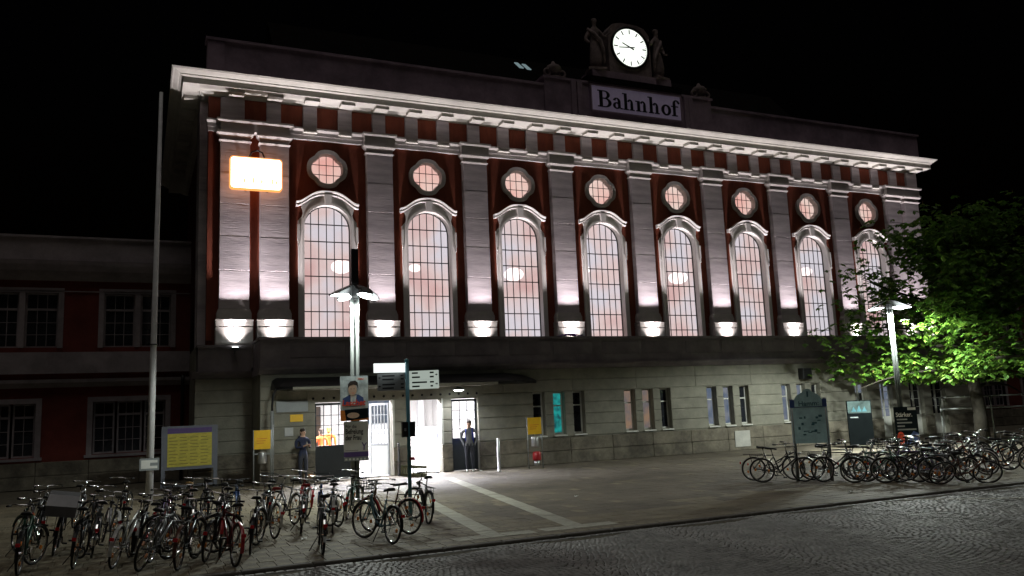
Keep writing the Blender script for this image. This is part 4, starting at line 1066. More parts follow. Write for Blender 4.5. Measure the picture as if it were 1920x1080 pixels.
# ================================================================== STREET LAMPS
def street_lamp(x, y, label, heads, lean, top, pw, rz=0.):
    S = empty('street_lamp', (x, y, 0), label, 'street lamp', 'lamps on the station square', (0, lean, 0)); OFF[S] = Vector((0, 0, 0))
    for s_ in (-1, 1): MB().tube([(.062*s_, 0, 0), (.062*s_, 0, 5.05)], .05, 10).build('pole', 'lamp_pole', S, True)
    MB().box(-.02, .02, -.02, .02, .3, 5.0).build('centre_rail', 'dark_metal', S)
    MB().lathe([(.17, 0), (.17, .03), (.13, .06)], (0, 0, 0), 14).build('foot', 'dark_metal', S)
    if top: MB().box(-.085, .085, -.07, .07, 5.05, top).build('mast_head', 'black_paint', S)
    else: MB().box(-.09, .09, -.06, .06, 5.05, 5.25).build('mast_head', 'black_paint', S)
    for a in heads:
        ca, sa = math.cos(a), math.sin(a)
        def T(mb): return mb.xf(Matrix.Rotation(a, 4, 'Z'))
        mb = MB()      # dark shield sloping down and outwards
        pr = [(.10, .10), (.10, .22), (.40, .26), (.66, .12), (.72, 0)]
        top_ = [(.10, 5.42), (.40, 5.30), (.72, 5.13)]
        V = []
        for (d, wd, z) in ((.09, .10, 5.40), (.34, .21, 5.28), (.56, .19, 5.17), (.72, .06, 5.09)):
            V += [(d, -wd, z), (d, wd, z), (d, -wd, z-.025), (d, wd, z-.025)]
        F = []
        for i in range(3):
            o_ = i*4; F += [(o_, o_+1, o_+5, o_+4), (o_+2, o_+6, o_+7, o_+3), (o_, o_+4, o_+6, o_+2), (o_+1, o_+3, o_+7, o_+5)]
        F += [(0, 2, 3, 1), (12, 13, 15, 14)]
        T(mb.add(V, F)); hd = mb.build('lamp_head', 'dark_metal', S)
        le = MB(); le.ell((0, 0, 0), .27, .13, .035, 16, 8); le.xf(Matrix.Translation((.44, 0, 5.10)) @ Matrix.Rotation(.10, 4, 'Y')); T(le); le.build('lens', 'lamp_lens', hd, True)
        spot('lamp_light', (.44*ca, .44*sa, 5.04), pw*(2.0 if len(heads) == 3 and a == heads[2] else 1), 112 if len(heads) == 3 and a == heads[2] else 160, .25, ((3.6 if len(heads) == 3 and a == heads[2] else .62)*ca, (3.6 if len(heads) == 3 and a == heads[2] else .62)*sa, 0), (.92, 1., .93), .12, S)  # a third head is an added one with a stronger, narrower beam
    return S
LA = (.55, -9.9)
street_lamp(*LA, 'tall lamp with four sloping white heads and posters on its pole', [R(20), R(200), R(110), R(290)], R(.6), 6.32, 350)
street_lamp(20.05, -9.4, 'lamp with two white heads and an added third shining below the chestnut tree', [R(-49), R(131), R(2)], R(.0), None, 1900)  # third head is added and aimed at the tree to brighten its leaves

# ================================================================== FLAGPOLE
fp = empty('flagpole', (-4.05, -5.93, 0), 'tall thin white flagpole standing among the left bicycles', 'flagpole', None, (0, R(.45), 0)); OFF[fp] = Vector((0, 0, 0))
MB().tube([(0, 0, 0), (0, 0, 4.0), (0, 0, 4.02), (0, 0, 11.5)], [.10, .085, .08, .05], 14).build('pole', 'pole_white', fp, True)
MB().ring((0, 0, 4.25), .085, .02, 'z', 14, 6).build('clamp', 'black_paint', fp)
MB().box(-.26, .22, -.135, -.112, .88, 1.20).build('notice_plate', 'sign_grey', fp)
MB().box(-.22, .18, -.14, -.136, .93, 1.15).build('notice_print', 'pale_print', fp)
MB().box(.0, .18, -.142, -.1405, 1.0, 1.08).build('notice_print', 'sign_grey', fp)

# ================================================================== POSTERS on the middle lamp
def board(name, x, y, z0, z1, wdt, ang, label, bgm, grp=None):
    """flat poster board turned to ang; returns object and a function that lays flat print on it"""
    B = empty(name, (x, y, z0), label, 'poster', grp, (0, 0, ang)); OFF[B] = Vector((0, 0, 0))
    MB().box(-wdt/2, wdt/2, -.012, .012, 0, z1-z0).build('board', bgm, B)
    cnt = [0]
    def pr(poly, m_, nm='print'):
        cnt[0] += 1; d = -.0125-.0012*cnt[0]
        MB().prism(poly, 'y', d-.001, d).build(nm, m_, B)
    def tx(t, px_, pz, size, m_, bold=0., shear=0., width=1.):
        cnt[0] += 1; d = -.0135-.0012*cnt[0]
        mb = text_mb(t, size, bold, shear, width); upright(mb, (px_, d, pz), (1, 0, 0)); mb.build('lettering', m_, B)
    return B, pr, tx
def R4(x0, x1, z0, z1): return [(x0, z0), (x1, z0), (x1, z1), (x0, z1)]
def EL(cx, cz, rx, rz, n=18): return [(cx+rx*math.cos(2*PI*k/n), cz+rz*math.sin(2*PI*k/n)) for k in range(n)]
pa = -R(14)
B, pr, tx = board('election_poster', LA[0]-.03, LA[1]-.16, 1.97, 3.07, .68, pa, 'poster of a man in a suit above orange lettering on lamp pole', 'poster_sky', 'election posters')
pr(R4(-.34, .34, 0, .26), 'poster_orange'); pr([(-.20, .0), (.34, .06), (.34, .30), (-.24, .27)], 'poster_dark')
pr([(-.29, .38), (.25, .38), (.22, .56), (.10, .64), (-.10, .64), (-.28, .55)], 'poster_blue')
pr([(-.09, .40), (.02, .40), (.06, .62), (-.09, .62)], 'pale_print'); pr([(-.05, .38), (-.005, .38), (.005, .57), (-.04, .57)], 'poster_sky')
pr(EL(-.04, .76, .105, .15), 'skin_print', 'face'); pr([(-.15, .80), (-.15, .90), (-.09, .97), (.03, .985), (.09, .93), (.10, .78), (.065, .86), (-.02, .89), (-.11, .86)], 'hair', 'hair')
pr(R4(-.09, -.06, .775, .785), 'hair'); pr(R4(-.015, .015, .775, .785), 'hair'); pr(R4(-.065, -.005, .675, .685), 'poster_red')
pr(EL(-.03, .13, .15, .07), 'skin_print', 'hands'); pr(R4(-.27, .32, .30, .335), 'pale_print'); pr(R4(.05, .33, .985, 1.06), 'pale_print')
tx('CDU', .10, 1.0, .06, 'poster_red', .001)
tx('Laschet', -.305, .37, .20, 'poster_red', .006, .15, .93)
B, pr, tx = board('election_poster', LA[0]+.01, LA[1]-.14, .99, 1.95, .60, pa, 'white poster with black slogan and purple band below it on the pole', 'pale_print', 'election posters')
tx('Für die', -.26, .80, .12, 'letter_black', .001, 0, .8); tx('Befreiung', -.26, .66, .17, 'letter_black', .004, 0, .66); tx('der Frau', -.26, .51, .17, 'letter_black', .004, 0, .66)
pr(R4(-.30, .30, .10, .22), 'purple_print'); pr(R4(-.30, .30, .0, .095), 'sign_grey'); pr(R4(-.27, .05, .255, .262), 'print_dark')
pr([(.17, .26), (.20, .26), (.205, .36), (.26, .43), (.24, .44), (.19, .38), (.15, .45), (.13, .44), (.175, .35)], 'purple_print')
for k in range(6): pr(R4(-.27+.09*k, -.22+.09*k, .02, .07), 'pale_print')
# poster on the far lamp
B, pr, tx = board('election_poster', 20.0, -9.62, .28, 1.60, .74, -R(38), 'dark poster with white slogan lines on the far lamp pole', 'poster_dark', 'election posters')
pr(R4(.08, .34, 1.20, 1.29), 'pale_print'); tx('Stärker.', -.32, .98, .21, 'pale_print', .004, 0, .8)
for k, l in enumerate((.34, .48, .24, .60)): pr(R4(-.30, -.30+l, .86-.115*k, .91-.115*k), 'sign_grey')
pr(EL(-.22, .25, .12, .22), 'poster_red'); pr([(.02, 0), (.36, 0), (.36, .40), (.20, .48), (.06, .30)], 'poster_blue')
# free-standing dark panel
ip = empty('information_pillar', (21.7, -6, 0), 'narrow dark information panel with pale top behind right bicycles', 'sign', None, (0, 0, -R(36))); OFF[ip] = Vector((0, 0, 0))
MB().bbox(-.46, .46, -.05, .05, .12, 1.86, .01).build('panel', 'panel_dark', ip)
MB().box(-.43, .43, -.06, -.051, 1.36, 1.83).build('header', 'panel_header', ip)
for k in range(3): MB().prism([(-.30+.2*k, 1.42), (-.12+.2*k, 1.42), (-.2+.2*k, 1.62+.05*(k % 2))], 'y', -.064, -.0605).build('print', 'teal_dark', ip)
MB().box(-.36, -.06, -.055, -.0505, 1.18, 1.22).build('print', 'sign_grey', ip)
for s_ in (-1, 1): MB().box(.36*s_-.03, .36*s_+.03, -.03, .03, 0, .119).build('leg', 'dark_metal', ip)

# ================================================================== FINGERPOST
fg = empty('fingerpost', (.6, -14.29, 0), 'teal signpost with pale direction boards in front of the doors', 'signpost', None, (0, R(-.1), 0)); OFF[fg] = Vector((0, 0, 0))
MB().tube([(0, 0, 0), (0, 0, 3.16)], .038, 12).build('pole', 'teal_pole', fg, True)
MB().lathe([(.045, 0), (.045, .05), (.01, .07)], (0, 0, 3.12), 12).build('cap', 'teal_pole', fg)
def finger(a, z0, z1, l, m_, rows, off=.0):
    Mx = Matrix.Rotation(a, 4, 'Z')
    d = MB().box(.045, l, -.018, .018, z0, z1).xf(Mx).build('direction_board', m_, fg)
    dk = 'letter_black'
    for (zz, xa, xb) in rows:
        side = -1
        MB().box(xa, xb, side*.0195-.0005, side*.0195+.0005, zz-.016, zz+.016).xf(Mx).build('lettering', dk, d)
    return d
aR = -R(22); aL = R(180)-R(22)
finger(aR, 2.755, 2.935, .64, 'board_added_dim_glow', [(2.89, .10, .22), (2.805, .10, .26), (2.89, .46, .54), (2.805, .46, .54)])
finger(aR, 2.565, 2.752, .64, 'board_added_dim_glow', [(2.70, .10, .40), (2.62, .10, .25), (2.70, .46, .54), (2.62, .47, .52)])
for z in (2.845, 2.66):
    MB().prism([(.57, z-.008), (.595, z-.008), (.595, z-.025), (.62, z), (.595, z+.025), (.595, z+.008), (.57, z+.008)], 'y', -.0205, -.0188).xf(Matrix.Rotation(aR, 4, 'Z')).build('arrow', 'letter_black', fg)
finger(aL+R(26), 2.915, 3.10, .70, 'board_added_glow', [])
def left_board(z0, z1):
    Mx = Matrix.Rotation(-R(22)+R(0), 4, 'Z')
    d = MB().box(-.60, -.045, -.018, .018, z0, z1).xf(Mx).build('direction_board', 'sign_grey', fg)
    for (zz, xa, xb) in ((z1-.05, -.50, -.25), (z0+.05, -.50, -.27), (z1-.05, -.13, -.07), (z0+.05, -.13, -.07)):
        MB().box(xa, xb, -.0202, -.0192, zz-.014, zz+.014).xf(Mx).build('lettering', 'letter_black', d)
    z = (z0+z1)/2
    MB().prism([(-.53, z-.008), (-.555, z-.008), (-.555, z-.025), (-.58, z), (-.555, z+.025), (-.555, z+.008), (-.53, z+.008)], 'y', -.0205, -.0188).xf(Mx).build('arrow', 'letter_black', d)
left_board(2.735, 2.905); left_board(2.56, 2.732)
for s_ in (-1, 1):
    bx_ = MB().box(.075*s_-.055, .075*s_+.055, -.05, .05, 1.62, 1.92).build('signal_box', 'black_paint', fg)
MB().box(-.10, -.06, -.054, -.0505, 1.74, 1.80).build('push_plate', 'steel', fg)
MB().box(.0, .10, -.06, -.04, 1.16, 1.22).build('sticker', 'red_plastic', fg)

# ================================================================== TIMETABLE BOARD, YELLOW STANDS, BOLLARDS
tb = empty('timetable_board', (-2.80, -1.1, 0), 'large yellow timetable in a blue frame on two legs near the wing', 'notice board', None, (0, 0, R(3))); OFF[tb] = Vector((0, 0, 0))
for s_ in (-1, 1): MB().box((.80*s_)-.06, (.80*s_)+.06, -.06, .06, 0, 2.0).build('leg', 'blue_frame', tb)
MB().box(-.739, .739, -.05, .05, .60, 2.0).build('frame', 'blue_frame', tb)
MB().box(-.68, .68, -.066, -.051, .70, 1.76).build('timetable', 'timetable_yellow', tb)
MB().box(-.68, .68, -.066, -.051, 1.765, 1.93).build('header', 'purple_print', tb)
for r_ in range(9):
    for c in range(4):
        MB().box(-.63+.32*c, -.63+.32*c+random.uniform(.18, .27), -.0675, -.0665, .78+.105*r_, .80+.105*r_).build('lettering', 'print_brown', tb)
MB().box(-.739, .739, -.03, .03, .06, .12).build('rail', 'blue_frame', tb)
def yellow_stand(x, y, label, extra):
    S = empty('notice_stand', (x, y, 0), label, 'notice stand', 'yellow notice stands at the porch', (0, 0, -R(8))); OFF[S] = Vector((0, 0, 0))
    for s_ in (-1, 1): MB().tube([(.26*s_, 0, 0), (.26*s_, 0, 1.78)], .022, 8).build('leg', 'galvanised', S, True)
    MB().bbox(-.25, .25, -.035, .02, 1.18, 1.77, .008).build('panel', 'yellow_board', S)
    for k in range(3): MB().box(-.17, .05+.05*k, -.0375, -.0355, 1.36+.07*k, 1.38+.07*k).build('lettering', 'poster_orange', S)
    MB().lathe([(.12, 0), (.13, .02), (.13, .32), (.11, .36)], (0, 0, .74), 16).build('ash_bin', 'bin_steel', S, True)
    MB().box(-.24, .24, -.02, .0, 1.02, 1.06).build('cross_bar', 'galvanised', S)
    if extra:
        MB().lathe([(.13, 0), (.15, .05), (.15, .25), (.11, .30)], (.03, -.05, .28), 14).build('bucket', 'red_plastic', S, True)
        MB().lathe([(.09, 0), (.10, .18)], (.03, -.05, .09), 12).build('bucket_foot', 'bin_steel', S, True)
yellow_stand(-.80, -3.35, 'yellow notice panel over a steel bin, left of the doors', False)
yellow_stand(8.45, -3.8, 'yellow notice panel with a red bucket beneath, right of the doors', True)
bo = MB(); bo.lathe([(.09, 0), (.09, .02), (.055, .03), (.055, 1.08), (.04, 1.12)], (6.95, -4.0, 0), 14)
bo.build('bollard', 'steel', None, True, loc=(6.95, -4.0, 0), label='steel bollard on the pavement right of the doors', cat='bollard')
bo = MB(); bo.lathe([(.05, 0), (.04, .03), (.035, 1.10), (.015, 1.13)], (3.78, -2.75, 0), 12)
bo.build('bollard', 'black_paint', None, True, loc=(3.78, -2.75, 0), label='thin dark post beside the pillar between the doors', cat='bollard')
wp = MB().bbox(.2, .62, YP-.06, YP-.037, 1.98, 2.22, .006); o = wp.build('wall_sign', 'yellow_board', None, loc=(.4, YP, 2.1), label='small orange plate on the wall left of the doors', cat='sign')
wp = MB().bbox(-.25, .78, YP-.085, YP-.04, 2.30, 2.66, .006); wp.build('wall_sign', 'sign_grey', None, loc=(.3, YP, 2.4), label='long grey plate on the wall under the canopy end', cat='sign')
wp = MB().bbox(.02, .30, YP-.07, YP-.037, 1.52, 1.80, .006); wp.build('wall_sign', 'bin_steel', None, loc=(.15, YP, 1.6), label='small grey metal plate beside the left entrance wall', cat='sign')
wp = MB().bbox(18.3, 19.1, YP-.13, YP-.095, .14, .80, .01); wp.build('wall_plaque', 'plaque', None, loc=(18.7, YP, .4), label='pale square plaque low on the plinth below the third window group', cat='plaque')
sp = MB().bbox(22.1, 22.62, YP-.36, YP-.05, 2.86, 3.34, .03); sp.build('wall_box', 'black_paint', None, loc=(22.3, YP, 3.1), label='black box high on the porch wall near the tree', cat='box')
# crumpled purple sheet on the parapet
pt = MB(); nx, ny = 16, 6; V = []
for i in range(nx+1):
    for j in range(ny+1):
        V.append((10.3+1.15*i/nx, YP-.04+.28*j/ny, 4.80+.10*max(0, math.sin(PI*i/nx))*(.5+.5*math.sin(2.3*i+1.7*j))+.015))
F = [(i*(ny+1)+j, (i+1)*(ny+1)+j, (i+1)*(ny+1)+j+1, i*(ny+1)+j+1) for i in range(nx) for j in range(ny)]
pt.add(V, F); pt.build('purple_sheet', 'purple_tarp', None, loc=(10.8, YP, 4.8), label='crumpled purple sheet lying on the porch parapet', cat='sheet')

# ================================================================== CITY MAP STAND
mp_ = empty('city_map_stand', (11.05, -14.38, 0), 'teal city map board with arched top among the right bicycles', 'map board', None, (0, 0, -R(40))); OFF[mp_] = Vector((0, 0, 0))
for s_ in (-1, 1): MB().tube([(.40*s_, 0, 0), (.40*s_, 0, 2.05)], .045, 10).build('leg', 'galvanised', mp_, True)
MB().box(-.43, .43, -.04, .04, .93, 1.82).build('panel', 'teal_board', mp_)
MB().box(-.44, .44, -.045, .045, 1.822, 2.02).build('header', 'poster_blue', mp_)
MB().prism([(-.33, 1.84), (.33, 1.84), (.33, 2.04), (.24, 2.14), (.12, 2.2), (.07, 2.27), (0, 2.29), (-.07, 2.27), (-.12, 2.2), (-.24, 2.14), (-.33, 2.04)], 'y', -.056, -.046).build('crest_panel', 'teal_board', mp_)
upright(text_mb('Hamm:', .17, .002), (-.24, -.058, 1.86), (1, 0, 0)).build('lettering', 'teal_dark', mp_)
MB().prism(R4(-.02, .02, 2.08, 2.22), 'y', -.0585, -.057).build('crest', 'teal_dark', mp_)
MB().box(-.38, .38, -.0415, -.0405, 1.0, 1.76).build('map_sheet', 'teal_board', mp_)
for k in range(16):
    x = random.uniform(-.3, .22); z = random.uniform(1.1, 1.6); MB().prism(R4(x, x+random.uniform(.03, .12), z, z+random.uniform(.015, .07)), 'y', -.0435-.0001*k, -.0425).build('map_print', 'teal_dark', mp_)

# ================================================================== STEEL FRAME RACK at the far right
fr_ = empty('steel_rack', (26.3, -7.2, 0), 'square tubular steel frame standing behind the right bicycles', 'rack', None, (0, 0, -R(35))); OFF[fr_] = Vector((0, 0, 0))
for x in (-.95, .95, 2.6): MB().tube([(x, 0, 0), (x, 0, 1.85)], .04, 8).build('post', 'galvanised', fr_, True)
for z in (1.35, 1.82): MB().tube([(-.95, 0, z), (2.6, 0, z)], .035, 8).build('cross_bar', 'galvanised', fr_, True)

# scraps of paper on the pavement
for (x, y_, lb) in ((-1.75, -15.55, 'small white paper scrap on the paving between the left bicycles'), (9.6, -16.9, 'tiny white scrap on the paving near the right bicycles'), (4.9, -13.2, 'tiny pale scrap in the middle of the open forecourt'), (6.5, -3.35, 'crumpled white paper by the wall right of the doors')):
    V = []; 
    for i in range(4):
        for j in range(4): V.append((x+.03*i+random.uniform(-.01, .01), y_+.03*j, .012+random.uniform(0, .035)))
    MB().add(V, [(i*4+j, (i+1)*4+j, (i+1)*4+j+1, i*4+j+1) for i in range(3) for j in range(3)]).build('paper_scrap', 'sign_white', None, loc=(x, y_, 0), label=lb, cat='litter')
# ================================================================== CHESTNUT TREE
def tree(loc, label):
    T = empty('chestnut_tree', loc, label, 'tree'); OFF[T] = Vector((0, 0, 0))
    tr = MB(); tr.tube([(0, 0, 0), (.05, .0, 1.2), (-.03, .05, 2.4), (.1, .1, 4.0), (.05, .1, 6.5), (0, .2, 8.6)], [.30, .24, .22, .18, .11, .04], 12); tr.build('trunk', 'bark', T, True)
    tips = []; lm = random.Random(5)
    for k in range(26):
        a = 2*PI*k/26*1.0*4.2+lm.uniform(-.3, .3); z0 = 2.2+5.2*(k/26); ln = (5.3-2.2*abs((k/26)-.25)/.75*1.3)*lm.uniform(.8, 1.05)
        p0 = Vector((0, 0, z0)); d = Vector((math.cos(a), math.sin(a), .35-.25*(k < 9)+.5*(k > 18))).normalized()
        pts = [p0]; p = p0.copy()
        for q in range(5):
            p = p+d*ln/5; d = (d+Vector((lm.uniform(-.12, .12), lm.uniform(-.12, .12), -.10 if k < 12 else .02))).normalized(); pts.append(p.copy())
        b = MB(); b.tube(pts, [.085, .07, .055, .04, .026, .012], 6); b.build('limb', 'bark', T, True)
        tips += [(x_, i) for i, x_ in enumerate(pts) if i >= 1]
    # leaf clusters round the limbs: five-fingered leaves
    rg = np.random.default_rng(3); C = []
    for (p, i) in tips:
        n = 84 if i > 1 else 34
        C.append(np.array(p)+rg.normal(0, 1, (n, 3))*np.array([.62, .62, .45]))
    C = np.concatenate(C)
    # uneven outline and gaps
    keep = (np.sin(C[:, 0]*1.9+1)*np.sin(C[:, 1]*1.7)*np.sin(C[:, 2]*2.1+.5) > -.33) & (C[:, 2] > 2.75+.35*np.sin(C[:, 0]*1.3+C[:, 1]))
    C = C[keep]; n = len(C)
    V = np.zeros((n*5*4, 3)); tone = np.zeros(n*5*4)
    for i in range(5):
        a0 = rg.uniform(0, 2*PI, n) if i == 0 else a0
        a = a0+(i-2)*.62
        l = (.25-.035*abs(i-2))*rg.uniform(.65, 1.35, n); wd = l*.27
        drop = rg.uniform(.15, .75, n)
        dx = np.cos(a); dy = np.sin(a)
        d = np.stack([dx*np.cos(drop), dy*np.cos(drop), -np.sin(drop)], 1); sd = np.stack([-dy, dx, rg.uniform(-.25, .25, n)], 1)
        base = C; mid = C+d*(l*.62)[:, None]
        q = np.stack([base, mid+sd*wd[:, None], C+d*l[:, None]-np.array([0, 0, .02]), mid-sd*wd[:, None]], 1)
        ix = (np.arange(n)*5+i)*4
        for k in range(4): V[ix+k] = q[:, k]
        tn = np.clip(.5+.28*rg.normal(0, 1, n)+.12*np.sin(C[:, 0]*2.3)*np.cos(C[:, 2]*2), 0, 1)
        for k in range(4): tone[ix+k] = tn
    me = bpy.data.meshes.new('crown'); N = len(V); nf = N//4
    me.vertices.add(N); me.vertices.foreach_set('co', V.ravel()); me.loops.add(N); me.loops.foreach_set('vertex_index', np.arange(N, dtype=np.int32))
    me.polygons.add(nf); me.polygons.foreach_set('loop_start', np.arange(0, N, 4, dtype=np.int32)); me.update(calc_edges=True)
    at = me.attributes.new('tone', 'FLOAT', 'POINT'); at.data.foreach_set('value', tone.astype(np.float32))
    me.materials.append(MATS['foliage']); o = bpy.data.objects.new('crown', me); col.objects.link(o); o.parent = T; tag(o, kind='stuff')
    fl = MB()
    for k in rg.choice(n, 240, replace=False):
        c = C[k]; h = rg.uniform(.10, .18); fl.add([(c[0]-.012, c[1], c[2]), (c[0]+.012, c[1], c[2]), (c[0], c[1]+.014, c[2]), (c[0]+rg.uniform(-.02, .02), c[1], c[2]+h)], [(0, 1, 3), (1, 2, 3), (2, 0, 3)])
    o = fl.build('blossom_spikes', 'blossom', T); tag(o, kind='stuff')
    return T
tree((25.7, -8.2, 0), 'leafy chestnut tree lit green from below by the far lamp')

# ================================================================== BICYCLES
for nm, c in (('silver', (.26, .27, .28)), ('black', (.014, .014, .016)), ('blue', (.02, .07, .22)), ('red', (.13, .012, .012)), ('green', (.02, .07, .045)), ('white', (.62, .62, .60)), ('teal', (.10, .19, .22)), ('purple', (.10, .05, .18)), ('brown', (.12, .05, .03)), ('grey', (.16, .16, .17))):
    mat('frame_'+nm, c, .28 if nm not in ('black',) else .3, .35 if nm == 'silver' else .1, .12, 9)
RW = .325; AX = .53
def wheel_meshes():
    t = MB(); t.ring((0, 0, 0), RW-.018, .019, 'y', 32, 8); tyre = rawmesh(t, 'tyre', 'rubber', True)
    r_ = MB(); r_.ring((0, 0, 0), RW-.042, .011, 'y', 32, 6); rim = rawmesh(r_, 'rim', 'chrome', True)
    s_ = MB(); s_.tube([(0, -.045, 0), (0, .045, 0)], .022, 8)
    for k in range(20):
        a = 2*PI*k/20; sd = .03 if k % 2 else -.03
        s_.tube([(.02*math.cos(a+.5), sd, .02*math.sin(a+.5)), ((RW-.045)*math.cos(a), 0, (RW-.045)*math.sin(a))], .0018, 3, False)
    sp_ = rawmesh(s_, 'wheel', 'chrome')
    rf_ = MB(); rf_.box(-.03, .03, -.012, .012, .15, .19); ref = rawmesh(rf_, 'spoke_reflector', 'amber')
    return tyre, rim, sp_, ref
TY, RI, SP, RE = wheel_meshes()
def arcstrip(c, rad, w_, a0, a1, n=12):
    mb = MB(); V = []; F = []
    for i in range(n+1):
        t = a0+(a1-a0)*i/n
        for (rr_, yy_) in ((rad-.006, -w_), (rad, 0), (rad-.006, w_)): V.append((c[0]+rr_*math.cos(t), yy_, c[1]+rr_*math.sin(t)))
    for i in range(n):
        for k in range(2): F.append((i*3+k, i*3+k+1, i*3+k+4, i*3+k+3))
    return mb.add(V, F)
def frame_mesh(kind):
    m_ = MB(); bb = (-.08, 0, .27); st = (-.235, 0, .74); hb = (.385, 0, .66); ht = (.35, 0, .80)
    if kind == 'diamond':
        m_.tube([st, (.355, 0, .76)], .016, 8); m_.tube([hb, bb], .019, 8)
    elif kind == 'step':
        m_.tube([hb, (.25, 0, .45), (.08, 0, .31), bb], .021, 8); m_.tube([(.365, 0, .72), (.18, 0, .5), (-.02, 0, .40), (-.145, 0, .45)], .014, 8)
    else:
        m_.tube([ht, (.05, 0, .66), (-.17, 0, .54)], .017, 8); m_.tube([hb, bb], .021, 8)
    m_.tube([bb, st], .017, 8); m_.tube([hb, ht], .021, 8)
    for s_ in (-1, 1):
        m_.tube([(bb[0], .03*s_, bb[2]), (-AX, .06*s_, RW)], .010, 6); m_.tube([(-.215, .02*s_, .68), (-AX, .06*s_, RW)], .008, 6)
    m_.tube([(bb[0], -.04, bb[2]), (bb[0], .04, bb[2])], .024, 8)
    return rawmesh(m_, 'frame', 'frame_black', True)
FR = {k: frame_mesh(k) for k in ('diamond', 'step', 'mixte')}
m_ = MB()
for s_ in (-1, 1): m_.tube([(.39, .035*s_, .63), (.45, .05*s_, .50), (AX, .055*s_, RW)], [.014, .013, .009], 6)
m_.box(.36, .42, -.045, .045, .62, .655); FK = rawmesh(m_, 'fork', 'frame_black', True)
m_ = MB(); m_.tube([(.35, 0, .79), (.325, 0, .97)], .013, 8)
m_.tube([(.12, -.27, .97), (.24, -.26, .985), (.33, -.12, .975), (.345, 0, .97), (.33, .12, .975), (.24, .26, .985), (.12, .27, .97)], .011, 8); HC = rawmesh(m_, 'handlebar', 'chrome', True)
m_ = MB(); m_.tube([(.35, 0, .79), (.335, 0, .88), (.40, 0, .91)], .014, 8); m_.tube([(.37, -.30, .92), (.40, 0, .91), (.37, .30, .92)], .0125, 8); HF = rawmesh(m_, 'handlebar', 'dark_metal', True)
GC = rawmesh(MB().tube([(.055, 0, 0), (-.055, 0, 0)], .017, 8), 'grip', 'rubber', True)
m_ = MB(); V = []
for (x, wy, z) in ((.15, .018, -.015), (.06, .028, 0), (-.03, .06, .008), (-.10, .095, .02), (-.14, .085, .028), (-.155, .05, .02)):
    V += [(x, -wy, z-.02), (x, -wy*.7, z+.02), (x, 0, z+.028), (x, wy*.7, z+.02), (x, wy, z-.02)]
F = [(i*5+k, i*5+k+1, i*5+k+6, i*5+k+5) for i in range(5) for k in range(4)]+[(i*5, i*5+5, i*5+9, i*5+4) for i in range(5)]+[(0, 1, 2, 3, 4), (25, 26, 27, 28, 29)]
m_.add(V, F); SA = rawmesh(m_, 'saddle', 'saddle_black', True)
m_ = MB().tube([(-.235, 0, .73), (-.265, 0, .875)], .012, 8); PO = rawmesh(m_, 'seat_post', 'chrome', True)
m_ = MB(); m_.ring((-.08, -.05, .27), .085, .006, 'y', 20, 4); m_.tube([(-.08, -.07, .27), (.03, -.075, .15)], .009, 6); m_.tube([(-.08, .07, .27), (-.19, .075, .39)], .009, 6); m_.tube([(-.08, -.075, .27), (-.08, .075, .27)], .012, 6)
m_.tube([(-.08, -.052, .352), (-AX, -.052, RW+.035)], .004, 4); m_.tube([(-.08, -.052, .188), (-AX, -.052, RW-.035)], .004, 4); CR = rawmesh(m_, 'crankset', 'dark_metal')
PE = rawmesh(MB().box(-.045, .045, -.04, .04, -.012, .012), 'pedal', 'rubber')
MF = rawmesh(arcstrip((AX, RW), RW+.022, .026, R(15), R(165)), 'mudguard', 'frame_black'); MR = rawmesh(arcstrip((-AX, RW), RW+.022, .026, R(10), R(195)), 'mudguard', 'frame_black')
m_ = MB()
for s_ in (-1, 1): m_.tube([(-.26, .055*s_, .715), (-.80, .06*s_, .725)], .006, 6); m_.tube([(-.62, .06*s_, .72), (-AX, .065*s_, RW)], .005, 5)
for k in range(4): m_.tube([(-.32-.14*k, -.055, .72), (-.32-.14*k, .055, .72)], .005, 5)
RK = rawmesh(m_, 'rear_rack', 'dark_metal')
KS = rawmesh(MB().tube([(-.12, .05, .25), (-.20, .20, .01)], .009, 6), 'kickstand', 'chrome')
HL = rawmesh(MB().ell((.44, 0, .74), .045, .04, .04, 10, 8), 'headlamp', 'chrome', True)
TL = rawmesh(MB().box(-.895, -.87, -.03, .03, .47, .52), 'rear_reflector', 'red_lens')
def basket_mesh():
    m_ = MB(); x0, x1, y0, z0, z1 = .42, .72, .17, .80, 1.02
    for z, e in ((z0, .03), ((z0+z1)/2, .015), (z1, 0)):
        m_.tube([(x0+e, -y0+e, z), (x1-e, -y0+e, z), (x1-e, y0-e, z), (x0+e, y0-e, z), (x0+e, -y0+e, z)], .005, 4)
    for k in range(6):
        t = k/5
        for (a, b) in (((x0+(x1-x0)*t, -y0), (x0+.03+(x1-x0-.06)*t, -y0+.03)), ((x0+(x1-x0)*t, y0), (x0+.03+(x1-x0-.06)*t, y0-.03)), ((x1, -y0+2*y0*t), (x1-.03, -y0+.03+(2*y0-.06)*t)), ((x0, -y0+2*y0*t), (x0+.03, -y0+.03+(2*y0-.06)*t))):
            m_.tube([(*a, z1), (*b, z0)], .003, 3, False)
        m_.tube([(x0+.03+(x1-x0-.06)*t, -y0+.03, z0), (x0+.03+(x1-x0-.06)*t, y0-.03, z0)], .003, 3, False)
    return rawmesh(m_, 'basket', 'dark_metal')
BK = basket_mesh()
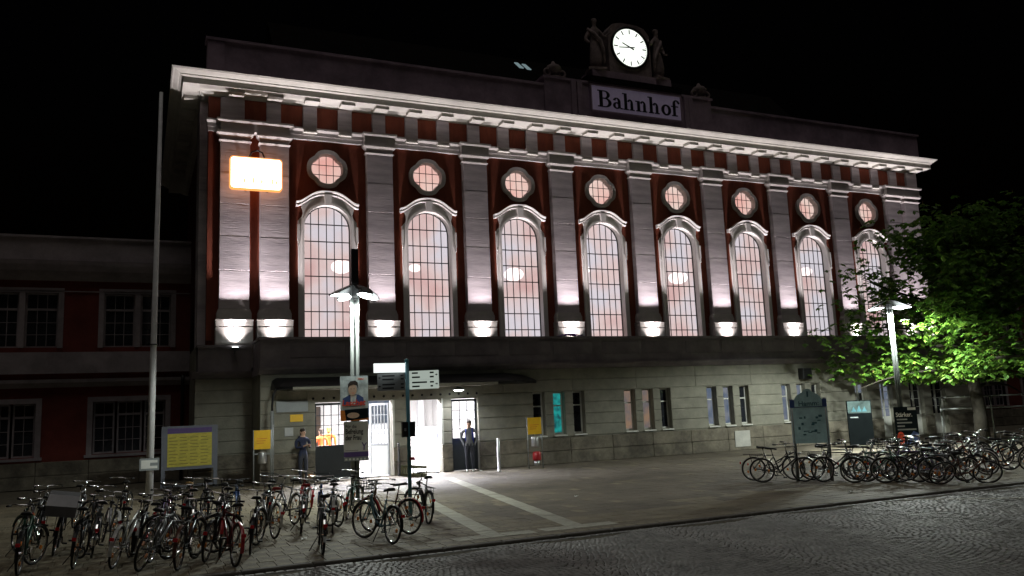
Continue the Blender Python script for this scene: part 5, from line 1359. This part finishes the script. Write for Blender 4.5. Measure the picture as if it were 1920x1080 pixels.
def crate_mesh(x0, x1, y0, z0, z1):
    m_ = MB(); t = .012
    m_.box(x0, x1, -y0, y0, z0, z0+t)
    for (a, b, c_, d) in ((x0, x1, -y0, -y0+t), (x0, x1, y0-t, y0), (x0, x0+t, -y0+t+.001, y0-t-.001), (x1-t, x1, -y0+t+.001, y0-t-.001)):
        m_.box(a, b, c_, d, z0+t+.001, z0+.07); m_.box(a, b, c_, d, z1-.05, z1)
        n = 5
        for k in range(n+1):
            if b-a > d-c_: xx_ = a+(b-a-.02)*k/n; m_.box(xx_, xx_+.02, c_+.001, d-.001, z0+.07, z1-.05)
            else: yy_ = c_+(d-c_-.02)*k/n; m_.box(a+.001, b-.001, yy_, yy_+.02, z0+.07, z1-.05)
    return rawmesh(m_, 'crate', 'crate_yellow')
CF = crate_mesh(.38, .80, .19, .86, 1.10); CB = crate_mesh(-.86, -.40, .20, .74, .98)
COVER = MB(); COVER.prism([(-.95, .70), (-.30, .70), (-.24, .98), (-.42, 1.10), (-.80, 1.06), (-.98, .88)], 'y', -.24, .24); CVM = rawmesh(COVER, 'pannier_box', 'frame_grey')
def bike(x, y, deg, near, kind, fc, label, group, bar='c', sadd='saddle_black', guard='frame_black', basket=None, rack=True, lean=None, turn=0., sc_=.94, rim='chrome', fork=None):
    a = R(deg+random.uniform(-7, 7)); k = AX*sc_*(1 if near == 'r' else -1)
    B = empty('bicycle', (x+k*math.cos(a), y+k*math.sin(a), .002), label, 'bicycle', group, (R(random.uniform(2, 11) if lean is None else lean), 0, a)); B.scale = (sc_,)*3
    f = 'frame_'+fc
    inst('frame', FR[kind], B, (0, 0, 0), mt=f)
    th = R(random.uniform(-32, 32)); sxx = .40; st_ = lambda p: (sxx+(p[0]-sxx)*math.cos(th)-p[1]*math.sin(th), (p[0]-sxx)*math.sin(th)+p[1]*math.cos(th), p[2])
    o0 = st_((0, 0, 0)); rz = (0, 0, th)
    fk = inst('fork', FK, B, o0, rz, mt=fork or f)
    h_ = inst('handlebar', HC if bar == 'c' else HF, B, o0, rz)
    for s_ in (-1, 1): inst('grip', GC, h_, (.14, .268*s_, .972) if bar == 'c' else (.378, .25*s_, .918), (0, 0, R(5*s_)) if bar == 'c' else (0, 0, R(90-6*s_)))
    for (xx_, nm) in ((AX, 'f'), (-AX, 'r')):
        w_ = inst('wheel', SP, B, st_((AX, 0, RW)) if nm == 'f' else (xx_, 0, RW), (0, random.uniform(0, 6), th if nm == 'f' else 0)); inst('tyre', TY, w_, (0, 0, 0)); inst('rim', RI, w_, (0, 0, 0), mt=rim)
        for q in (0, PI): inst('spoke_reflector', RE, w_, (0, 0, 0), (0, q, 0))
    inst('seat_post', PO, B, (0, 0, 0)); inst('saddle', SA, B, (-.27, 0, .89), mt=sadd)
    inst('crankset', CR, B, (0, 0, 0)); inst('pedal', PE, B, (.035, -.12, .15)); inst('pedal', PE, B, (-.195, .12, .39))
    inst('kickstand', KS, B, (0, 0, 0))
    if guard: inst('mudguard', MF, B, o0, rz, mt=guard); inst('mudguard', MR, B, (0, 0, 0), mt=guard); inst('rear_reflector', TL, B, (0, 0, 0)); inst('headlamp', HL, B, o0, rz)
    if rack: inst('rear_rack', RK, B, (0, 0, 0))
    if basket == 'wire': inst('basket', BK, B, o0, rz)
    elif basket == 'crate': inst('crate', CF, B, o0, rz)
    elif basket == 'rear_crate': inst('crate', CB, B, (0, 0, 0), mt='frame_grey')
    elif basket == 'box': inst('pannier_box', CVM, B, (0, 0, 0))
    return B
GL = 'bicycles parked left of the entrance'; GR = 'bicycles parked right of the square'
bike(.68, -15.15, 84, 'r', 'diamond', 'black', 'black bicycle with a pale crate at its handlebar by the signpost', GL, basket='crate', lean=4)
bike(-.58, -17.07, 101, 'r', 'step', 'teal', 'pale blue step-through bicycle nearest the kerb in front of the lamp', GL, lean=5, basket='wire')
bike(-.02, -16.2, 118, 'r', 'step', 'brown', 'brown bicycle with red rear mudguard behind the pale blue one', GL, guard='red_plastic', basket='wire')
bike(-1.74, -17.31, 84, 'r', 'diamond', 'grey', 'grey bicycle seen end-on with red rear reflector at the kerb', GL, guard='chrome', lean=3)
bike(-1.62, -14.75, 86, 'r', 'mixte', 'silver', 'silver bicycle with red saddle two places left of the lamp', GL, sadd='red_plastic', guard='chrome')
bike(-2.14, -15.05, 99, 'r', 'diamond', 'silver', 'silver bicycle with pale mudguards left of the red-saddled one', GL, guard='frame_white', sadd='red_plastic')
bike(-2.55, -15.6, 76, 'f', 'step', 'black', 'black bicycle with chrome handlebar facing the kerb, fifth from the lamp', GL)
bike(-2.50, -12.7, 92, 'r', 'diamond', 'blue', 'bright blue bicycle in the back row behind the silver ones', GL, bar='f', guard=None, rack=False)
bike(-1.05, -12.2, 95, 'r', 'step', 'red', 'dark red bicycle with orange saddle in the back row near the lamp', GL, sadd='poster_orange', guard='red_plastic')
bike(-.45, -13.3, 75, 'r', 'mixte', 'green', 'green bicycle with wire basket behind the lamp foot', GL, basket='wire', guard='frame_green')
bike(-3.05, -17.55, 92, 'r', 'diamond', 'red', 'red and black bicycle nearest the kerb left of the grey one', GL, bar='f', guard='red_plastic', rack=False)
bike(-3.22, -15.95, 146, 'r', 'step', 'grey', 'grey bicycle with long pale front mudguard turned sideways', GL, guard='frame_white')
bike(-3.80, -17.3, 74, 'r', 'diamond', 'black', 'black bicycle with brown mudguards at the bottom edge', GL, guard='frame_brown')
bike(-4.30, -17.0, 66, 'r', 'diamond', 'silver', 'silver mountain bicycle leaning at the bottom edge of the picture', GL, bar='f', guard=None, rack=False, lean=14)
bike(-4.66, -16.5, 70, 'r', 'mixte', 'white', 'bicycle with white fork tips left of the silver mountain bicycle', GL, guard='frame_white', lean=10)
bike(-5.10, -12.3, 92, 'r', 'step', 'black', 'dark step-through bicycle with bright red tail light on the left', GL)
bike(-5.60, -14.4, 88, 'r', 'diamond', 'black', 'black bicycle carrying a grey covered box on the far left', GL, basket='box')
bike(-6.08, -14.5, 95, 'r', 'step', 'green', 'dark green bicycle at the left edge of the picture', GL, guard='frame_green')
bike(-5.55, -10.4, 88, 'r', 'diamond', 'grey', 'grey bicycle in the back row left of the flagpole', GL)
bike(-4.62, -10.2, 96, 'r', 'step', 'black', 'black bicycle in the back row just left of the flagpole', GL)
bike(-3.50, -11.9, 84, 'r', 'diamond', 'brown', 'brown bicycle with tan saddle right of the flagpole', GL, sadd='tan_saddle')
bike(-3.02, -11.6, 92, 'r', 'mixte', 'black', 'black bicycle under the timetable board, back row', GL, bar='f', guard='frame_black')
bike(-4.05, -13.2, 80, 'r', 'diamond', 'purple', 'purple bicycle in front of the flagpole foot', GL, basket='wire')
bike(-6.2, -11.2, 90, 'r', 'mixte', 'silver', 'silver bicycle in the back row at the left edge', GL)
bike(-4.75, -14.2, 100, 'r', 'diamond', 'grey', 'grey bicycle with white reflector strip in the left middle row', GL, guard='frame_white')
bike(-3.9, -15.1, 85, 'r', 'step', 'red', 'red step-through bicycle in the middle row below the flagpole', GL, guard='red_plastic', basket='wire')
bike(-3.45, -14.0, 95, 'r', 'diamond', 'black', 'black bicycle with chrome lamp in the middle row right of the flagpole', GL, guard='chrome')
bike(-5.2, -16.1, 80, 'r', 'diamond', 'black', 'black bicycle in the lower left corner, second from the edge', GL)
bike(-5.0, -15.1, 95, 'r', 'step', 'grey', 'grey step-through bicycle beside the covered box', GL, guard='chrome')
bike(-5.95, -13.1, 90, 'r', 'mixte', 'black', 'black bicycle behind the covered box at the left', GL)
bike(-2.9, -14.2, 85, 'r', 'diamond', 'silver', 'silver bicycle between the blue and the black one', GL, guard='chrome', bar='f')
bike(-2.0, -13.1, 90, 'r', 'step', 'black', 'black bicycle with wire basket right of the blue one', GL, basket='wire')
bike(-1.5, -13.3, 98, 'r', 'diamond', 'grey', 'grey bicycle behind the red-saddled silver one', GL, guard='chrome')
bike(-3.4, -16.8, 76, 'r', 'mixte', 'black', 'black bicycle squeezed beside the red and black one', GL)
bike(-1.12, -15.1, 80, 'r', 'diamond', 'black', 'black bicycle with white rear strip left of the lamp foot', GL, guard='frame_white')
bike(-.85, -14.3, 96, 'r', 'step', 'blue', 'dark blue bicycle just left of the lamp foot', GL, guard='chrome', basket='wire')
bike(-4.4, -15.5, 88, 'r', 'diamond', 'black', 'black bicycle in the middle row under the white plate', GL)
bike(-4.15, -16.3, 76, 'r', 'step', 'silver', 'silver step-through bicycle with chrome mudguards at lower left', GL, guard='chrome')
bike(-5.9, -16.2, 84, 'r', 'mixte', 'green', 'dark green bicycle in the lower left corner of the picture', GL)
bike(-2.85, -13.0, 80, 'r', 'diamond', 'black', 'black bicycle directly left of the bright blue one', GL, guard='chrome')
# right side
bike(9.95, -13.75, -38, 'r', 'mixte', 'black', 'black bicycle standing sideways, leftmost of the right group', GR)
bike(10.15, -13.2, -32, 'r', 'step', 'black', 'black step-through bicycle right behind the leftmost one', GR)
bike(10.95, -14.75, 140, 'f', 'diamond', 'black', 'black bicycle with amber reflectors under the map board', GR)
bike(11.15, -14.2, -30, 'r', 'step', 'grey', 'grey bicycle behind the right leg of the map board', GR, guard='chrome')
bike(11.25, -15.45, -48, 'r', 'diamond', 'green', 'dark green bicycle just right of the map board', GR, guard='frame_green')
bike(11.75, -15.2, 128, 'f', 'step', 'silver', 'silver bicycle with bright chrome handlebar right of the map board', GR, guard='chrome', lean=12)
bike(11.65, -16.0, -52, 'r', 'mixte', 'black', 'black bicycle third right of the map board in front row', GR, guard='frame_black', lean=10)
bike(12.25, -15.7, 122, 'f', 'diamond', 'purple', 'dark purple bicycle leaning in the middle of the right group', GR, lean=16)
bike(12.3, -16.4, -58, 'r', 'diamond', 'silver', 'silver sports bicycle leaning far over in the right front row', GR, bar='f', guard=None, rack=False, lean=24)
bike(12.15, -17.05, -30, 'r', 'step', 'brown', 'brown bicycle fallen low at the front of the right group', GR, lean=32, guard=None)
bike(12.75, -15.1, 130, 'f', 'step', 'black', 'black bicycle with wire basket in the second right row', GR, basket='wire')
bike(13.35, -14.4, -44, 'r', 'mixte', 'grey', 'grey bicycle below the dark information panel', GR)
bike(13.9, -14.1, -40, 'r', 'diamond', 'black', 'black bicycle below the far lamp poster', GR)
bike(14.6, -14.0, 136, 'f', 'step', 'blue', 'dark blue bicycle right of the far lamp pole', GR, basket='wire')
bike(14.12, -15.55, -42, 'r', 'step', 'silver', 'silver bicycle with white saddle and white front wheel on the right', GR, sadd='sign_white', guard='frame_white', rim='sign_white')
bike(15.3, -15.9, -40, 'r', 'mixte', 'black', 'black bicycle with pale mudguard behind the white-saddled one', GR, guard='frame_white')
bike(16.05, -16.0, 138, 'f', 'diamond', 'black', 'black bicycle cut off by the right edge of the picture', GR)
bike(15.6, -14.0, -46, 'r', 'diamond', 'red', 'dark red bicycle in the back right row under the tree', GR)
bike(16.6, -13.7, -40, 'r', 'step', 'black', 'black bicycle in front of the steel frame rack', GR)
bike(17.6, -13.9, 140, 'f', 'mixte', 'grey', 'grey bicycle under the right part of the tree', GR)
bike(18.2, -14.3, -42, 'r', 'diamond', 'green', 'green bicycle farthest right in the back row', GR)
bike(13.0, -16.2, -50, 'r', 'diamond', 'black', 'black bicycle behind the fallen brown one', GR, lean=14)
bike(12.9, -14.3, 128, 'f', 'step', 'grey', 'grey bicycle with chrome mudguards in the middle right row', GR, guard='chrome')
bike(11.6, -13.8, -36, 'r', 'diamond', 'black', 'black bicycle in the second row right of the map board', GR)
bike(13.6, -15.2, -46, 'r', 'mixte', 'black', 'black bicycle left of the white-saddled one', GR, guard='chrome', bar='f')
bike(16.9, -15.2, -42, 'r', 'diamond', 'grey', 'grey bicycle right of the white-saddled one, second row', GR)
bike(15.0, -14.9, 134, 'f', 'step', 'black', 'black bicycle with wire basket behind the white-saddled one', GR, basket='wire')
